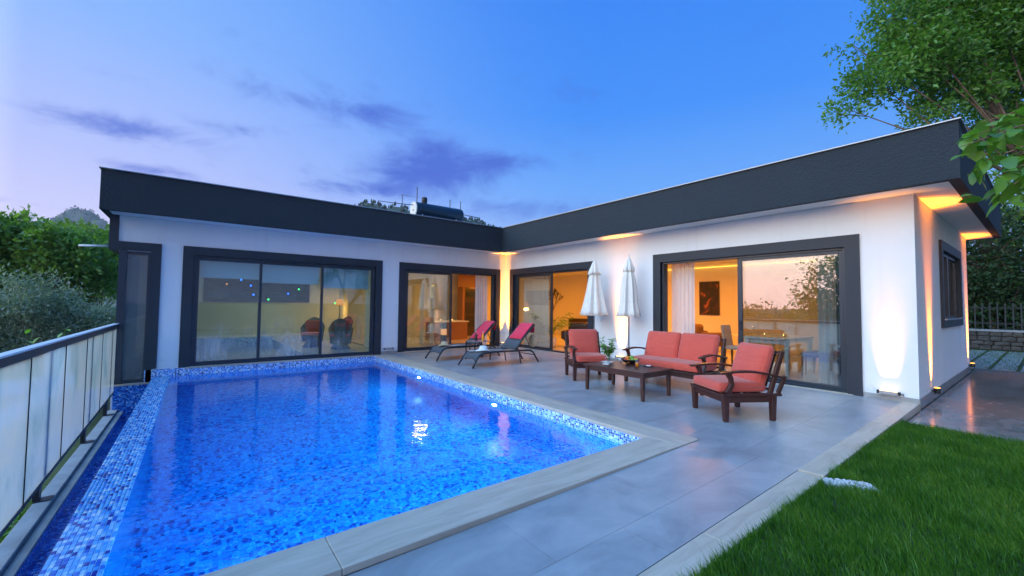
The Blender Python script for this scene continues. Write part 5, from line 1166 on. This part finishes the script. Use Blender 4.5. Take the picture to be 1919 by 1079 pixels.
t = thing('tall_wardrobe', 'tall pale wardrobe on the orange wall behind the parasol', 'wardrobe', (5.65, .2, 0)); MB().box(-.25, .3, -.55, .55, 0, 2.25).build('body', 'off_white', t)
for s in (-1, 1): MB().box(-.268, -.2505, min(s*.01, s*.54), max(s*.01, s*.54), .05, 2.2).build('door', 'off_white', t, bevel=.003)
t = thing('leather_armchair', 'dark armchair behind the left coral armchair, inside the door', 'armchair', (1.9, -1.55, 0), R(-60))
MB().cushion(.36, .36, .13, .07, .1, 2, Matrix.Translation((0, 0, .30))).build('seat', 'dark_cabinet', t, smooth=True); MB().cushion(.36, .1, .24, .07, .1, 1, Matrix.Translation((0, .32, .58))).build('backrest', 'dark_cabinet', t, smooth=True)
for s in (-1, 1): MB().cushion(.08, .36, .15, .06, .1, 0, Matrix.Translation((s*.38, 0, .40))).build('armrest', 'dark_cabinet', t, smooth=True)
MB().box(-.3, .3, -.3, .3, 0, .18).build('plinth', 'dark_cabinet', t)
# wicker chairs, lamp and bulbs for reflected dots in the pool room
def wicker(x, y, rz, label):
    t = thing('wicker_chair', label, 'chair', (x, y, 0), rz, 'wicker chairs in the pool room'); sh = MB(); n = 22
    rows = [(.30, .16), (.33, .40), (.36, .62)]; vs_ = []; 
    for (r_, zz) in rows:
        for i in range(n+1):
            a = math.pi*(-.08)+math.pi*1.16*i/n; k = math.sin(a); top = zz+(.32*max(0, k)**2 if zz > .6 else 0); vs_.append((r_*math.cos(a), r_*math.sin(a)*.95, top))
    fs_ = [(r_*(n+1)+i, r_*(n+1)+i+1, (r_+1)*(n+1)+i+1, (r_+1)*(n+1)+i) for r_ in range(2) for i in range(n)]
    o = sh.add(vs_, fs_).build('shell', 'sling_mesh', t, smooth=True); o.modifiers.new('thickness', 'SOLIDIFY').thickness = .03
    MB().cushion(.29, .30, .05, .04, .1, 2, Matrix.Translation((0, -.02, .42))).build('seat_cushion', 'pink_towel' if False else 'coral_fabric', t, smooth=True)
    MB().lathe([(.30, .0), (.22, .1), (.24, .36)], 20).build('base', 'sling_mesh', t, smooth=True)
    MB().cushion(.25, .06, .2, .05, .2, 1, Matrix.Translation((0, .22, .64)) @ Matrix.Rotation(R(-12), 4, 'X')).build('back_cushion', 'red_cushion', t, smooth=True)
wicker(-5.55, 2.9, R(-20), 'dark wicker chair with red cushion facing the pool window'); wicker(-4.95, 1.9, R(160), 'dark wicker chair with its back to the pool window'); wicker(-4.5, 3.5, R(-60), 'dark wicker chair by the doorway of the pool room')
t = thing('floor_lamp', 'slim floor lamp with glowing orange shade in the pool room', 'lamp', (-4.35, 4.4, 0)); MB().lathe([(.14, 0), (.13, .02), (.012, .03), (.012, 1.35)], 14).build('stand', 'metal_dark', t); MB().lathe([(.15, 1.33), (.10, 1.55)], 18).build('lamp_shade', 'bulb_amber', t, smooth=True); light('POINT', 'lamp_light', t, (0, 0, 1.2), 26, (1, .42, .08), shadow_soft_size=.08)
for i, (px, py, m) in enumerate(((425, 532, 'bulb_amber'), (452, 524, 'bulb_blue'), (470, 535, 'bulb_blue'), (475, 552, 'bulb_blue'), (510, 500, 'bulb_green'), (523, 527, 'bulb_blue'), (540, 550, 'bulb_blue'), (560, 542, 'bulb_green'), (503, 561, 'bulb_green'), (628, 568, 'bulb_green'), (678, 533, 'bulb_green'))):  # bulbs added in the room to imitate coloured dots reflected in the glass
    p = on(px, py, 1, .85); t = thing('reflection_bulb', ('amber', 'blue', 'blue', 'blue', 'green', 'blue', 'blue', 'green', 'green', 'green', 'green')[i]+' bulb standing in for a light reflected in the pool window, '+('first', 'second', 'third', 'fourth', 'sixth', 'seventh', 'eighth', 'ninth', 'fifth', 'tenth', 'eleventh')[i]+' from the left', 'light bulb', (p[0], p[1], p[2]), 0, 'bulbs for lights reflected in the pool window')
    MB().ball((0, 0, 0), .022, 8, 6).build('bulb', m, t, smooth=True); MB().tube([(0, 0, .022), (0, 0, 2.875-p[2])], .0015, 4).build('wire', 'black_matte', t)

# ------------------------------------------------------------------ evening haze
HZ = MB().box(-1490, 1490, -1490, 1490, -4.5, 140).build('haze', 'white_paint')
hm = bpy.data.materials.new('haze_air'); hm.use_nodes = True; HT = NT(hm.node_tree); HT.n.clear()
pv = HT.node('ShaderNodeVolumePrincipled', ins={'Color': (.80, .86, .95, 1), 'Density': .00025, 'Anisotropy': .2})
HT.l.new(pv.outputs[0], HT.node('ShaderNodeOutputMaterial').inputs['Volume'])
HZ.data.materials.clear(); HZ.data.materials.append(hm); struct(HZ, 'stuff'); tag(HZ, 'thin blue evening haze over the valley and hills', 'haze')
cyc.volume_bounces = 1
